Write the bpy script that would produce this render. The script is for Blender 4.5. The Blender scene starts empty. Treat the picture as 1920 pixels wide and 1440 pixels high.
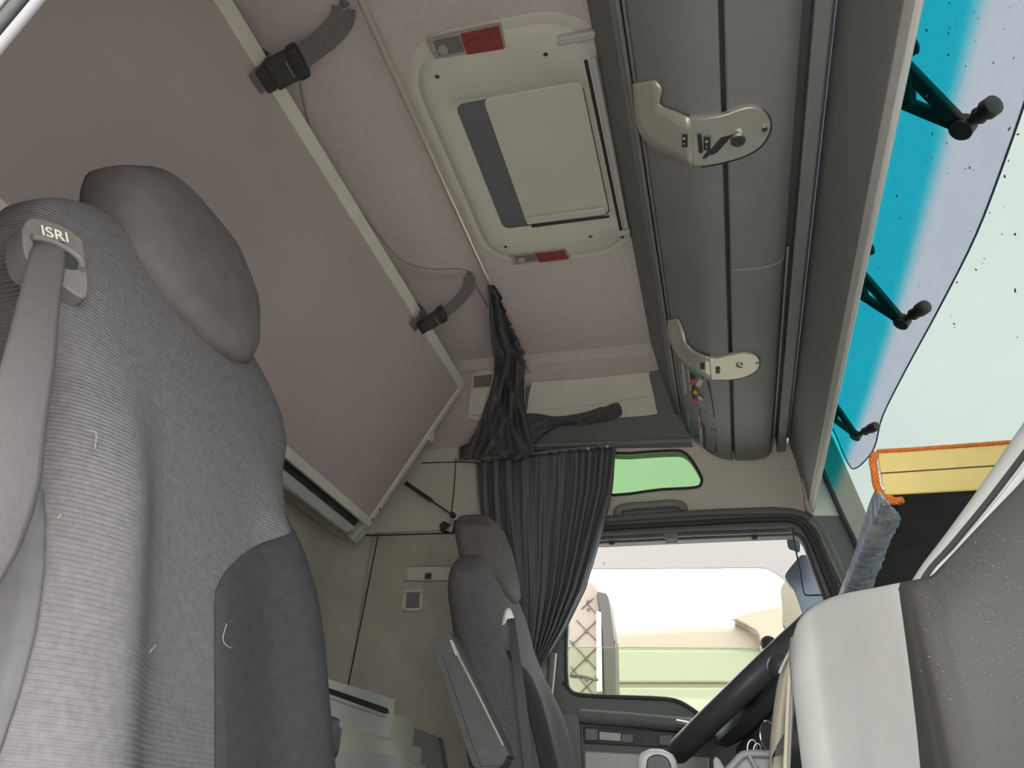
import bpy, bmesh, math, random
from mathutils import Vector, Matrix, geometry, noise
from mathutils.bvhtree import BVHTree
random.seed(4)
C = bpy.context.scene.collection
V = Vector

# ------------------------------------------------------------------ camera
FPX = 1411.6
yaw, pit, rol = [math.radians(a) for a in (-16.872, 30.180, 4.130)]
FW = V((math.sin(yaw)*math.cos(pit), math.cos(yaw)*math.cos(pit), math.sin(pit)))
_r = FW.cross(V((0, 0, 1))).normalized(); _u = _r.cross(FW)
RT = _r*math.cos(rol) + _u*math.sin(rol); UP = _u*math.cos(rol) - _r*math.sin(rol)
cd = bpy.data.cameras.new('camera'); cam = bpy.data.objects.new('camera', cd); C.objects.link(cam)
cd.sensor_width = 36; cd.lens = FPX/1920*36; cd.clip_start = 0.01; cd.clip_end = 200
cam.matrix_world = Matrix((RT, UP, -FW)).transposed().to_4x4()
bpy.context.scene.camera = cam

# ------------------------------------------------------------------ sky and exposure
SKY = 1.6
w = bpy.data.worlds.new('sky'); bpy.context.scene.world = w; w.use_nodes = True
nt = w.node_tree; nt.nodes.clear()
wo = nt.nodes.new('ShaderNodeOutputWorld'); bg = nt.nodes.new('ShaderNodeBackground')
tc = nt.nodes.new('ShaderNodeTexCoord'); ns = nt.nodes.new('ShaderNodeTexNoise'); rp = nt.nodes.new('ShaderNodeValToRGB')
ns.inputs['Scale'].default_value = 2.2; ns.inputs['Detail'].default_value = 4
rp.color_ramp.elements[0].position = .35; rp.color_ramp.elements[0].color = (.82, .86, .88, 1)
rp.color_ramp.elements[1].position = .62; rp.color_ramp.elements[1].color = (1, 1, .97, 1)
nt.links.new(tc.outputs['Generated'], ns.inputs['Vector']); nt.links.new(ns.outputs['Fac'], rp.inputs['Fac'])
nt.links.new(rp.outputs['Color'], bg.inputs['Color']); nt.links.new(bg.outputs['Background'], wo.inputs['Surface'])
bg.inputs['Strength'].default_value = SKY
vs = bpy.context.scene.view_settings
vs.view_transform = 'Standard'; vs.look = 'None'; vs.gamma = 1; vs.use_curve_mapping = False
vs.exposure = 2.0

# ------------------------------------------------------------------ helpers
AX = {'x': 0, 'y': 1, 'z': 2}
def ray(px, py): return (px-960)/FPX*RT - (py-720)/FPX*UP + FW
def P(px, py, ax='y', v=2.35):
    d = ray(px, py); return d*(v/d[AX[ax]])
def on_plane(px, py, n, p0):
    d = ray(px, py); n = V(n); return d*(n.dot(V(p0))/n.dot(d))
def lin(c):
    if isinstance(c[0], int): return tuple(((v/255+.055)/1.055)**2.4 if v > 10 else v/255/12.92 for v in c[:3])
    return c
def mat(name, col, rough=.7, metal=0, noise_s=0, noise_a=0, bump=0, bump_s=200, spec=.4, kind=None):
    m = bpy.data.materials.new(name); m.use_nodes = True; n = m.node_tree; b = n.nodes['Principled BSDF']
    c = lin(col); b.inputs['Base Color'].default_value = (*c, 1)
    b.inputs['Roughness'].default_value = rough; b.inputs['Metallic'].default_value = metal
    b.inputs['Specular IOR Level'].default_value = spec
    t = n.nodes.new('ShaderNodeTexCoord')
    if noise_a:
        x = n.nodes.new('ShaderNodeTexNoise'); x.inputs['Scale'].default_value = noise_s; x.inputs['Detail'].default_value = 5
        r = n.nodes.new('ShaderNodeValToRGB')
        r.color_ramp.elements[0].position = .3; r.color_ramp.elements[1].position = .7
        r.color_ramp.elements[0].color = (*[v*(1-noise_a) for v in c], 1)
        r.color_ramp.elements[1].color = (*[min(1, v*(1+noise_a)) for v in c], 1)
        n.links.new(t.outputs['Object'], x.inputs['Vector']); n.links.new(x.outputs['Fac'], r.inputs['Fac'])
        n.links.new(r.outputs['Color'], b.inputs['Base Color'])
    if bump:
        x = n.nodes.new('ShaderNodeTexNoise'); x.inputs['Scale'].default_value = bump_s; x.inputs['Detail'].default_value = 3
        h = x.outputs['Fac']
        if kind == 'ribs':
            wv = n.nodes.new('ShaderNodeTexWave'); wv.bands_direction = 'Z'; wv.inputs['Scale'].default_value = 75
            wv.inputs['Distortion'].default_value = .6; wv.inputs['Detail'].default_value = 1
            n.links.new(t.outputs['Object'], wv.inputs['Vector']); h = wv.outputs['Fac']
        bp = n.nodes.new('ShaderNodeBump'); bp.inputs['Strength'].default_value = bump; bp.inputs['Distance'].default_value = .002
        n.links.new(t.outputs['Object'], x.inputs['Vector']); n.links.new(h, bp.inputs['Height'])
        n.links.new(bp.outputs['Normal'], b.inputs['Normal'])
    return m
def glass(name, col, refl=.06, band=None):
    m = bpy.data.materials.new(name); m.use_nodes = True; n = m.node_tree; n.nodes.clear()
    o = n.nodes.new('ShaderNodeOutputMaterial'); mx = n.nodes.new('ShaderNodeMixShader')
    tr = n.nodes.new('ShaderNodeBsdfTransparent'); gl = n.nodes.new('ShaderNodeBsdfGlossy')
    tr.inputs['Color'].default_value = (*lin(col), 1); gl.inputs['Roughness'].default_value = .03
    mx.inputs[0].default_value = refl
    n.links.new(tr.outputs[0], mx.inputs[1]); n.links.new(gl.outputs[0], mx.inputs[2]); n.links.new(mx.outputs[0], o.inputs[0])
    if band:                                   # the tinted strip along the top of a windscreen
        (zl, zh, cb) = band
        t = n.nodes.new('ShaderNodeTexCoord'); s = n.nodes.new('ShaderNodeSeparateXYZ'); mr = n.nodes.new('ShaderNodeMapRange')
        mr.interpolation_type = 'SMOOTHSTEP'
        mr.inputs['From Min'].default_value = zl; mr.inputs['From Max'].default_value = zh
        c = n.nodes.new('ShaderNodeMixRGB'); c.inputs['Color1'].default_value = (*lin(col), 1); c.inputs['Color2'].default_value = (*cb, 1)
        n.links.new(t.outputs['Object'], s.inputs[0]); n.links.new(s.outputs['Z'], mr.inputs['Value'])
        n.links.new(mr.outputs[0], c.inputs[0]); n.links.new(c.outputs[0], tr.inputs['Color'])
    return m
def translucent(name, col, alpha_col, fac=.6):
    m = bpy.data.materials.new(name); m.use_nodes = True; n = m.node_tree; n.nodes.clear()
    o = n.nodes.new('ShaderNodeOutputMaterial'); mx = n.nodes.new('ShaderNodeMixShader'); tr = n.nodes.new('ShaderNodeBsdfTransparent')
    tl = n.nodes.new('ShaderNodeBsdfTranslucent'); tr.inputs['Color'].default_value = (*alpha_col, 1); tl.inputs['Color'].default_value = (*col, 1)
    mx.inputs[0].default_value = fac
    n.links.new(tr.outputs[0], mx.inputs[1]); n.links.new(tl.outputs[0], mx.inputs[2]); n.links.new(mx.outputs[0], o.inputs[0])
    return m

def finish(name, me, m, parent=None, smooth=35, bevel=0, seg=2, solid=0, sub=0):
    o = bpy.data.objects.new(name, me); C.objects.link(o)
    if m: me.materials.append(m)
    if parent: o.parent = parent
    if smooth:
        for p in me.polygons: p.use_smooth = True
        me.set_sharp_from_angle(angle=math.radians(smooth))
    if solid:
        s = o.modifiers.new('thick', 'SOLIDIFY'); s.thickness = solid; s.offset = 0
    if bevel:
        b = o.modifiers.new('bevel', 'BEVEL'); b.width = bevel; b.segments = seg; b.limit_method = 'ANGLE'; b.angle_limit = math.radians(38)
        b.harden_normals = False
    if sub:
        s = o.modifiers.new('sub', 'SUBSURF'); s.levels = sub; s.render_levels = sub
    return o
def mesh(name, vs_, fs, m, parent=None, fix=True, **k):
    me = bpy.data.meshes.new(name); me.from_pydata([tuple(v) for v in vs_], [], fs)
    if fix:
        bm = bmesh.new(); bm.from_mesh(me); bmesh.ops.recalc_face_normals(bm, faces=bm.faces[:]); bm.to_mesh(me); bm.free()
    me.update(); return finish(name, me, m, parent, **k)
def join(*parts):
    vs_, fs = [], []
    for a, b in parts:
        n = len(vs_); vs_ += a; fs += [tuple(i+n for i in f) for f in b]
    return vs_, fs
def g_plate(outer, th, holes=()):              # a flat outline in space given the thickness vector th
    th = V(th); loops = [list(map(V, outer))] + [list(map(V, h)) for h in holes]
    flat = [p for l in loops for p in l]; N = len(flat)
    if holes:
        n = th.normalized(); a = n.orthogonal(); b = n.cross(a)
        tri = geometry.tessellate_polygon([[V((p.dot(a), p.dot(b), 0)) for p in l] for l in loops])
        front = [tuple(t) for t in tri]
    else: front = [tuple(range(N))]
    vs_ = flat + [p+th for p in flat]
    fs = front + [tuple(i+N for i in reversed(f)) for f in front]
    k = 0
    for l in loops:
        L = len(l)
        for i in range(L): j = (i+1) % L; fs.append((k+i, k+j, k+j+N, k+i+N))
        k += L
    return vs_, fs
def plate(name, m, parent, outer, th, holes=(), **k):
    v, f = g_plate(outer, th, holes); return mesh(name, v, f, m, parent, **k)
def g_box(c, s, rot=None):
    c = V(c); vs_ = [V((x*s[0]/2, y*s[1]/2, z*s[2]/2)) for x in (-1, 1) for y in (-1, 1) for z in (-1, 1)]
    if rot: vs_ = [rot @ v for v in vs_]
    return [v+c for v in vs_], [(0, 1, 3, 2), (4, 6, 7, 5), (0, 4, 5, 1), (2, 3, 7, 6), (0, 2, 6, 4), (1, 5, 7, 3)]
def box(name, m, parent, c, s, rot=None, bevel=.004, **k):
    v, f = g_box(c, s, rot); return mesh(name, v, f, m, parent, bevel=bevel, **k)
def cr(pts, n=6, closed=False):                # smooth curve through points
    pts = [V(p) for p in pts]; out = []; L = len(pts)
    rng = range(L) if closed else range(L-1)
    for i in rng:
        if closed: a, b, c, d = pts[(i-1) % L], pts[i], pts[(i+1) % L], pts[(i+2) % L]
        else: a, b, c, d = pts[max(i-1, 0)], pts[i], pts[i+1], pts[min(i+2, L-1)]
        for k in range(n):
            t = k/n
            out.append(.5*((2*b) + (c-a)*t + (2*a-5*b+4*c-d)*t*t + (3*b-a-3*c+d)*t**3))
    if not closed: out.append(pts[-1])
    return out
def crp(pix, n=5, closed=False): return [(p[0], p[1]) for p in cr([(a, b, 0) for a, b in pix], n, closed)]
def g_tube(path, r, n=10, closed=False, flat=None, up=None, side=None):   # flat=(w,t) gives a ribbon section
    path = [V(p) for p in path]; L = len(path); vs_, fs = [], []
    prev = None
    for i, p in enumerate(path):
        if closed: t = path[(i+1) % L]-path[i-1]
        else: t = path[min(i+1, L-1)]-path[max(i-1, 0)]
        t.normalize()
        if up is not None: a = V(up)-t*V(up).dot(t); a.normalize()
        elif prev is None: a = t.orthogonal().normalized()
        else: a = (prev - t*prev.dot(t)).normalized()
        prev = a; b = t.cross(a)
        if side is not None: b = V(side)-t*V(side).dot(t); b.normalize(); a = b.cross(t)
        rr = r(i/(L-1)) if callable(r) else r
        for k in range(n):
            an = 2*math.pi*(k+.5)/n
            if flat:
                sx = flat[0]/2*math.copysign(abs(math.cos(an))**.35, math.cos(an)); sy = flat[1]/2*math.copysign(abs(math.sin(an))**.6, math.sin(an))
            else: sx, sy = rr*math.cos(an), rr*math.sin(an)
            vs_.append(p + b*sx + a*sy)
    for i in range(L if closed else L-1):
        for k in range(n):
            q = (i+1) % L
            fs.append((i*n+k, i*n+(k+1) % n, q*n+(k+1) % n, q*n+k))
    if not closed: fs.append(tuple(range(n))); fs.append(tuple((L-1)*n+k for k in reversed(range(n))))
    return vs_, fs
def tube(name, m, parent, path, r=.005, **k):
    g = {a: k.pop(a) for a in ('n', 'closed', 'flat', 'up', 'side') if a in k}
    v, f = g_tube(path, r, **g); return mesh(name, v, f, m, parent, **k)
def g_grid(rows, closed_thick=None):           # rows of points -> sheet
    R, N = len(rows), len(rows[0]); vs_ = [p for r in rows for p in r]
    fs = [(i*N+j, i*N+j+1, (i+1)*N+j+1, (i+1)*N+j) for i in range(R-1) for j in range(N-1)]
    if closed_thick is not None:
        T = V(closed_thick); M = len(vs_); vs_ = vs_+[p+T for p in vs_]
        fs += [tuple(M+i for i in reversed(f)) for f in fs[:]]
        ed = [(j, j+1) for j in range(N-1)] + [((i)*N+N-1, (i+1)*N+N-1) for i in range(R-1)] + \
             [((R-1)*N+j+1, (R-1)*N+j) for j in range(N-1)][::-1] + [((i+1)*N, i*N) for i in range(R-1)]
        fs += [(a, b, b+M, a+M) for a, b in ed]
    return vs_, fs
def g_prism(prof, y0, y1):                     # outline in XZ, swept along Y
    return g_plate([(x, y0, z) for x, z in prof], (0, y1-y0, 0))
def prism(name, m, parent, prof, y0, y1, **k):
    v, f = g_prism(prof, y0, y1); return mesh(name, v, f, m, parent, **k)
def g_disc(c, r, n, th, seg=20, r2=None):
    c = V(c); n = V(n).normalized(); a = n.orthogonal().normalized(); b = n.cross(a)
    r2 = r if r2 is None else r2
    vs_ = [c + (a*math.cos(2*math.pi*i/seg)+b*math.sin(2*math.pi*i/seg))*r for i in range(seg)] + \
          [c + n*th + (a*math.cos(2*math.pi*i/seg)+b*math.sin(2*math.pi*i/seg))*r2 for i in range(seg)]
    fs = [tuple(range(seg)), tuple(reversed(range(seg, 2*seg)))] + [(i, (i+1) % seg, (i+1) % seg+seg, i+seg) for i in range(seg)]
    return vs_, fs
def disc(name, m, parent, c, r, n, th, **k):
    g = {a: k.pop(a) for a in ('seg', 'r2') if a in k}
    v, f = g_disc(c, r, n, th, **g); return mesh(name, v, f, m, parent, **k)
def g_lathe(c, axis, prof, seg=28):            # prof = (radius, height) pairs about axis
    c = V(c); n = V(axis).normalized(); a = n.orthogonal().normalized(); b = n.cross(a); vs_, fs = [], []
    for r, h in prof:
        for i in range(seg):
            t = 2*math.pi*i/seg; vs_.append(c + n*h + (a*math.cos(t)+b*math.sin(t))*max(r, 1e-4))
    for j in range(len(prof)-1):
        for i in range(seg): fs.append((j*seg+i, j*seg+(i+1) % seg, (j+1)*seg+(i+1) % seg, (j+1)*seg+i))
    fs.append(tuple(range(seg))); fs.append(tuple(reversed(range((len(prof)-1)*seg, len(prof)*seg))))
    return vs_, fs
def lathe(name, m, parent, c, axis, prof, **k):
    v, f = g_lathe(c, axis, prof); return mesh(name, v, f, m, parent, **k)
def tag(o, label, cat, group=None):
    o['label'] = label; o['category'] = cat
    if group: o['group'] = group
    return o
def thing(name, label, cat, loc=(0, 0, 0), group=None):
    o = bpy.data.objects.new(name, None); C.objects.link(o); o.empty_display_size = .05
    base[o.name] = V(loc); return tag(o, label, cat, group)
base = {}
def settle():                                  # parts were built in cab coordinates: move each Empty to its thing's base
    for o in list(C.objects):
        if o.name in base and o.type == 'EMPTY':
            loc = base[o.name]; o.location = loc
            for ch in o.children: ch.matrix_parent_inverse = Matrix.Translation(-loc)
def struct(o): o['kind'] = 'structure'; return o
def text(name, s, m, parent, origin, ux, uy, size, depth=.0006):
    cu = bpy.data.curves.new(name, 'FONT'); cu.body = s; cu.size = size; cu.extrude = depth; cu.align_x = 'CENTER'; cu.align_y = 'CENTER'
    t = bpy.data.objects.new('t', cu); C.objects.link(t); bpy.context.view_layer.update()
    me = bpy.data.meshes.new_from_object(t); bpy.data.objects.remove(t)
    ux = V(ux).normalized(); n = ux.cross(V(uy)).normalized(); uy = n.cross(ux)
    M = Matrix((ux, uy, n)).transposed().to_4x4(); M.translation = V(origin); me.transform(M)
    me.name = name; me.materials.clear()
    return finish(name, me, m, parent, smooth=0)

# ------------------------------------------------------------------ materials
M = {}
M['ceiling'] = mat('ceiling_fleece', (0.72, 0.63, 0.61), .95, noise_s=60, noise_a=.05, bump=.35, bump_s=500, spec=.1)
M['bunkboard'] = mat('bunk_underside', (0.56, 0.47, 0.46), .85, noise_s=3, noise_a=.05, bump=.1, bump_s=600, spec=.2)
M['rail'] = mat('painted_rail', (0.85, 0.83, 0.72), .45, noise_s=20, noise_a=.04)
M['hatch'] = mat('hatch_plastic', (0.76, 0.73, 0.65), .6, noise_s=8, noise_a=.03, bump=.08, bump_s=700)
M['wall'] = mat('wall_plastic', (0.82, 0.78, 0.69), .7, noise_s=6, noise_a=.05, bump=.12, bump_s=600)
M['wallfab'] = mat('wall_fabric', (0.56, 0.53, 0.455), .95, noise_s=9, noise_a=.1, bump=.25, bump_s=450, spec=.1)
M['dark'] = mat('dark_plastic', (0.24, 0.24, 0.245), .55, noise_s=10, noise_a=.06, bump=.08, bump_s=900)
M['shelf'] = mat('console_plastic', (0.27, 0.27, 0.275), .5, noise_s=12, noise_a=.05, bump=.08, bump_s=900)
M['shelf2'] = mat('console_plastic_deep', (0.2, 0.2, 0.205), .6, noise_s=12, noise_a=.05)
M['header'] = mat('header_plastic', (0.26, 0.255, 0.255), .6, noise_s=8, noise_a=.05)
M['frame'] = mat('door_plastic', (0.175, 0.18, 0.175), .55, noise_s=9, noise_a=.06, bump=.06, bump_s=900)
M['black'] = mat('black_plastic', (0.05, 0.05, 0.052), .45)
M['blackrub'] = mat('black_rubber', (0.065, 0.064, 0.065), .7)
M['groove'] = mat('groove', (.05, .05, .05), .9)
M['groove2'] = mat('fleece_groove', (0.4, 0.35, 0.34), .9)
M['alu'] = mat('satin_aluminium', (0.72, 0.71, 0.64), .35, metal=.55, noise_s=40, noise_a=.04, bump=.1, bump_s=1500)
M['chrome'] = mat('chrome', (.75, .74, .68), .18, metal=1)
M['steel'] = mat('steel', (.5, .5, .48), .3, metal=1)
M['curtain'] = mat('curtain_cloth', (0.2, 0.2, 0.22), .9, noise_s=120, noise_a=.03, bump=.2, bump_s=900, spec=.15)
M['curtain2'] = mat('curtain_satin', (0.125, 0.12, 0.13), .6, noise_s=60, noise_a=.08, bump=.1, bump_s=900, spec=.4)
M['strap'] = mat('strap_webbing', (0.2, 0.18, 0.18), .9, noise_s=200, noise_a=.12, bump=.3, bump_s=900)
M['seat'] = mat('seat_knit', (0.165, 0.156, 0.163), .95, noise_s=150, noise_a=.12, bump=.55, bump_s=800, kind='ribs', spec=.1)
M['seatside'] = mat('seat_velour', (0.052, 0.051, 0.056), .95, noise_s=90, noise_a=.12, bump=.3, bump_s=1200, spec=.15)
M['seat2'] = mat('seat_smooth', (.14, .135, .14), .95, noise_s=60, noise_a=.08, bump=.25, bump_s=1200, spec=.1)
M['headpad'] = mat('head_velour', (0.16, 0.145, 0.145), .95, noise_s=25, noise_a=.12, bump=.3, bump_s=900, spec=.1)
M['belt'] = mat('belt_webbing', (0.12, 0.113, 0.115), .7, noise_s=200, noise_a=.06, bump=.3, bump_s=1200)
M['beltbox'] = mat('belt_guide', (0.2, 0.185, 0.18), .5)
M['armrest'] = mat('armrest_vinyl', (0.17, 0.175, 0.175), .55, noise_s=30, noise_a=.06, bump=.15, bump_s=800)
M['dash'] = mat('dash_plastic', (0.062, 0.058, 0.053), .6, noise_s=14, noise_a=.05, bump=.15, bump_s=900)
M['dashlit'] = mat('dash_plastic_lit', (0.6, 0.59, 0.56), .6, noise_s=14, noise_a=.05, bump=.15, bump_s=900)  # paler copy of the dash plastic, with daylight painted into the colour
M['cream'] = mat('cream_plastic', (0.88, 0.88, 0.74), .5, noise_s=8, noise_a=.04)
M['beige'] = mat('beige_plastic', (.52, .47, .36), .55, noise_s=8, noise_a=.05)
M['gbox'] = mat('grey_plastic', (0.62, 0.63, 0.6), .4, noise_s=10, noise_a=.04)
M['white'] = mat('white_plastic', (0.88, 0.88, 0.86), .35)
M['yellow'] = mat('yellow_vinyl', (0.9, 0.7, 0.26), .45, noise_s=25, noise_a=.05, bump=.1, bump_s=300)
M['orange'] = mat('orange_cord', (0.75, 0.2, 0.03), .6, noise_s=60, noise_a=.15)
M['towel'] = mat('blue_terry', (0.55, 0.62, 0.78), 1, noise_s=45, noise_a=.4, bump=.9, bump_s=260, spec=.05)
M['fleck'] = mat('yellow_thread', (.55, .42, .12), .9)
M['table'] = mat('black_board', (0.035, 0.03, 0.034), .6, noise_s=20, noise_a=.3)
M['wheel'] = mat('wheel_leather', (0.07, 0.07, 0.073), .42, noise_s=60, noise_a=.1, bump=.08, bump_s=900)
M['red'] = mat('red_lens', (0.33, 0.075, 0.065), .25, noise_s=60, noise_a=.15)
M['lens'] = mat('clear_lens', (.45, .42, .38), .2, noise_s=60, noise_a=.15)
M['lensdark'] = mat('lamp_inside', (.22, .20, .19), .4)
M['pink'] = mat('connector_pink', (.65, .12, .18), .5)
M['yel2'] = mat('connector_yellow', (.85, .55, .03), .5)
M['ivory'] = mat('connector_ivory', (.7, .66, .5), .5)
M['blue'] = mat('blue_plastic', (.04, .15, .5), .4)
M['mirror'] = mat('mirror_glass', (0.21, 0.195, 0.15), .3)  # plain beige: the mirror's reflection is painted into its colour
M['vehicle'] = mat('neighbour_paint', (0.2, 0.175, 0.125), .35, noise_s=2, noise_a=.03)
M['vehicle2'] = mat('neighbour_paint_low', (0.205, 0.195, 0.155), .35, noise_s=2, noise_a=.03)
M['quilt'] = mat('quilted_vinyl', (0.21, 0.178, 0.15), .6, noise_s=8, noise_a=.05)
M['rim'] = mat('brown_rim', (0.055, 0.048, 0.045), .6)
M['ground'] = mat('yard_ground', (.55, .52, .49), .9, noise_s=1.5, noise_a=.1)
M['midgrey'] = mat('mid_grey_plastic', (.22, .225, .225), .5, noise_s=10, noise_a=.04)
M['trimgrey'] = mat('trim_grey', (.20, .19, .20), .6)
M['dust'] = mat('dust', (.30, .29, .26), .9)
M['boxgrey'] = mat('box_grey', (.86, .87, .84), .35, noise_s=10, noise_a=.04)
M['armblack'] = mat('arm_plastic', (.13, .13, .12), .6)
M['rod'] = mat('rod_metal', (.85, .82, .70), .28, metal=.55)
M['bluegrey'] = translucent('blue_grey_fairing', (.25, .275, .31), (0, 0, 0), 1.0)
M['screen'] = glass('windscreen_glass', (0.336, 0.361, 0.348), .015, band=(.925, .985, (0.058, 0.314, 0.326)))
M['sideglass'] = glass('side_glass', (.90, .97, .87), .02)
M['greenglass'] = glass('green_glass', (0.251, 0.333, 0.235), .02)
M['visor'] = translucent('smoked_visor', (.93, .90, .97), (.78, .77, .86), .30)
M['deflector'] = translucent('clear_deflector', (.50, .48, .46), (.38, .37, .365), .35)

# ------------------------------------------------------------------ the cab shell
YW, XR, ZF, ZC = 2.35, -1.26, -.65, 1.40
YR = .17                                        # inner face of the door side
def pxs(pix, ax='y', v=YW, n=0, closed=True):
    if n: pix = crp(pix, n, closed)
    return [P(a, b, ax, v) for a, b in pix]
struct(box('floor', M['gbox'], None, (-.35, 1.26, ZF-.03), (1.95, 2.3, .06)))
struct(box('ground', M['ground'], None, (0, 6, -2.05), (60, 60, .1), bevel=0))
# ceiling: flat, then creased and falling to the side wall
prof = [(YR-.1, ZC), (2.08, ZC), (2.11, ZC-.004), (2.135, ZC-.03), (2.16, ZC-.038), (2.205, ZC-.068), (2.29, ZC-.19), (YW+.02, ZC-.24)]
top = [(YW+.06, ZC-.18), (2.2, ZC+.06), (YR-.1, ZC+.06)]
v, f = g_plate([(-1.34, y, z) for y, z in prof+top], (1.70, 0, 0))
ceil = struct(mesh('ceiling', v, f, M['ceiling'], None, smooth=20))
gp = crp([(568, 120), (563, 150), (575, 215), (600, 290), (670, 385), (735, 470), (770, 495), (815, 504), (860, 503), (885, 512), (893, 535), (915, 575)], 5)
tube('panel_groove', M['groove2'], ceil, [P(a, b, 'z', ZC+.001) for a, b in gp], .0034)
# rear wall in two storeys with a ledge
rw = struct(prism('wall_rear', M['wallfab'], None, [(XR, ZF), (XR-.06, ZF), (XR-.06, ZC+.05), (XR-.03, ZC+.05), (XR-.03, .86), (XR, .85)], YR-.1, YW+.06, smooth=0))
prism('ledge', M['wallfab'], rw, [(XR-.005, .86), (XR+.035, .852), (XR+.04, .838), (XR, .80)], YR, YW-.03, bevel=.006)
# cove between rear and side wall
arc = [(XR+.13-.13*math.sin(a), YW-.13+.13*math.cos(a)) for a in [math.pi/2*i/8 for i in range(9)]]
v, f = g_plate([(x, y, ZF) for x, y in arc+[(XR-.01, YW+.01)]], (0, 0, .85-ZF)); cove = mesh('corner_cove', v, f, M['wallfab'], rw, smooth=60)
v, f = g_plate([(x-.01, y+.01, .852) for x, y in arc+[(XR-.01, YW+.01)]], (0, 0, .6)); mesh('corner_cove', v, f, M['wall'], rw, smooth=60)

# driver's side wall with door and quarter light cut out
doorout = [(1025, 1000), (1080, 982), (1136, 973), (1353, 960), (1450, 957), (1487, 960), (1513, 970), (1530, 990), (1561, 1062), (1576, 1100), (1640, 1260)]
do3 = [P(a, b, 'y', YW) for a, b in doorout]
do3 = [V((-.53, YW, .80))]+do3[1:]+[V((.40, YW, .1)), V((.40, YW, -.55)), V((-.53, YW, -.55))]
sky_px = crp([(1120, 856), (1180, 850), (1262, 845), (1284, 850), (1300, 868), (1314, 893), (1315, 905), (1304, 914), (1240, 918), (1130, 925)], 4, True)
sk3 = [P(a, b, 'y', YW) for a, b in sky_px]
zt = 1.20
outer = [(XR-.04, YW, ZF), (XR-.04, YW, zt), (.36, YW, zt), (.46, YW, .75), (.58, YW, .2), (.58, YW, ZF)]
wl = struct(plate('wall_left', M['wall'], None, outer, (0, .05, 0), [do3, sk3], smooth=0))
# lower upholstered panel of the side wall
pan = [(XR+.08, YW-.002, ZF), (XR+.08, YW-.002, .85), (-.60, YW-.002, .862), (-.56, YW-.002, .80), (-.56, YW-.002, ZF)]
plate('side_panel', M['wallfab'], wl, pan, (0, -.018, 0), bevel=.006)
tube('panel_seam', M['groove'], wl, [V((-1.155, YW-.022, .848)), V((-1.165, YW-.022, .6)), V((-1.185, YW-.022, .2))], .0022)
tube('panel_seam', M['groove'], wl, [P(640, 1003, 'y', YW-.02), P(700, 1004, 'y', YW-.022), P(870, 999, 'y', YW-.022)], .0025)
tube('panel_seam', M['groove'], wl, [P(855, 860, 'y', YW-.002), P(851, 920, 'y', YW-.002), P(846, 965, 'y', YW-.002)], .002)
tube('panel_seam', M['groove'], wl, [P(790, 868, 'y', YW-.002), P(858, 866, 'y', YW-.002), P(897, 868, 'y', YW-.002)], .002)
# round cover under the end of the console
disc('round_cover', M['wall'], wl, P(1478, 868, 'y', YW-.001), .024, (0, -1, 0), .004, seg=24)

# quarter light
win = struct(plate('window_1', M['greenglass'], None, [p+V((0, .02, 0)) for p in sk3], (0, .004, 0), smooth=0))
tube('window_frame', M['blackrub'], win, [p+V((0, -.001, 0)) for p in sk3], .005, closed=True)

# driver's door
dw = crp([(1085, 1020), (1125, 1017), (1300, 1009), (1470, 1002), (1492, 1002), (1507, 1015), (1518, 1044), (1531, 1081), (1548, 1128), (1575, 1215), (1570, 1300), (1500, 1352), (1400, 1362), (1330, 1350),
          (1285, 1322), (1250, 1311), (1160, 1307), (1088, 1303), (1069, 1294), (1063, 1275), (1062, 1200), (1070, 1080)], 3, True)
dw3 = [P(a, b, 'y', YW-.03) for a, b in dw]
dof = [V((p.x, YW-.03, p.z)) for p in do3]
door = struct(plate('door_1', M['frame'], None, dof, (0, .05, 0), [dw3], smooth=0))
tube('window_seal', M['blackrub'], door, [p+V((0, -.003, 0)) for p in dw3], .006, closed=True)
fr = crp([(1120, 991), (1300, 981), (1440, 974), (1487, 976), (1510, 992), (1530, 1030), (1552, 1085), (1566, 1120)], 4)
tube('door_seal', M['blackrub'], door, [P(a, b, 'y', YW-.035) for a, b in fr], .009)
fr = crp([(1130, 975), (1300, 963), (1440, 959), (1487, 961), (1512, 970), (1531, 995), (1561, 1065), (1590, 1135)], 4)
tube('door_seal', M['frame'], door, [P(a, b, 'y', YW-.035) for a, b in fr], .011)
fr = [(1120, 1004), (1300, 994), (1480, 988)]
tube('blind_track', M['dark'], door, [P(a, b, 'y', YW-.045) for a, b in fr], .005)
fr = [(1120, 1013), (1300, 1004), (1486, 998)]
tube('blind_track', M['dark'], door, [P(a, b, 'y', YW-.045) for a, b in fr], .0035)
for a, b in ((1147, 1019), (1415, 1009)):
    box('blind_clip', M['black'], door, P(a, b, 'y', YW-.04), (.018, .012, .010), bevel=.003)
c0 = P(1258, 1005, 'y', YW-.05)
box('pull_tab', M['dark'], door, c0, (.042, .010, .022), bevel=.004)
tube('pull_loop', M['black'], door, [c0+V((-.018, 0, -.008)), c0+V((-.016, 0, -.02)), c0+V((.016, 0, -.02)), c0+V((.018, 0, -.008))], .0018)
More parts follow.
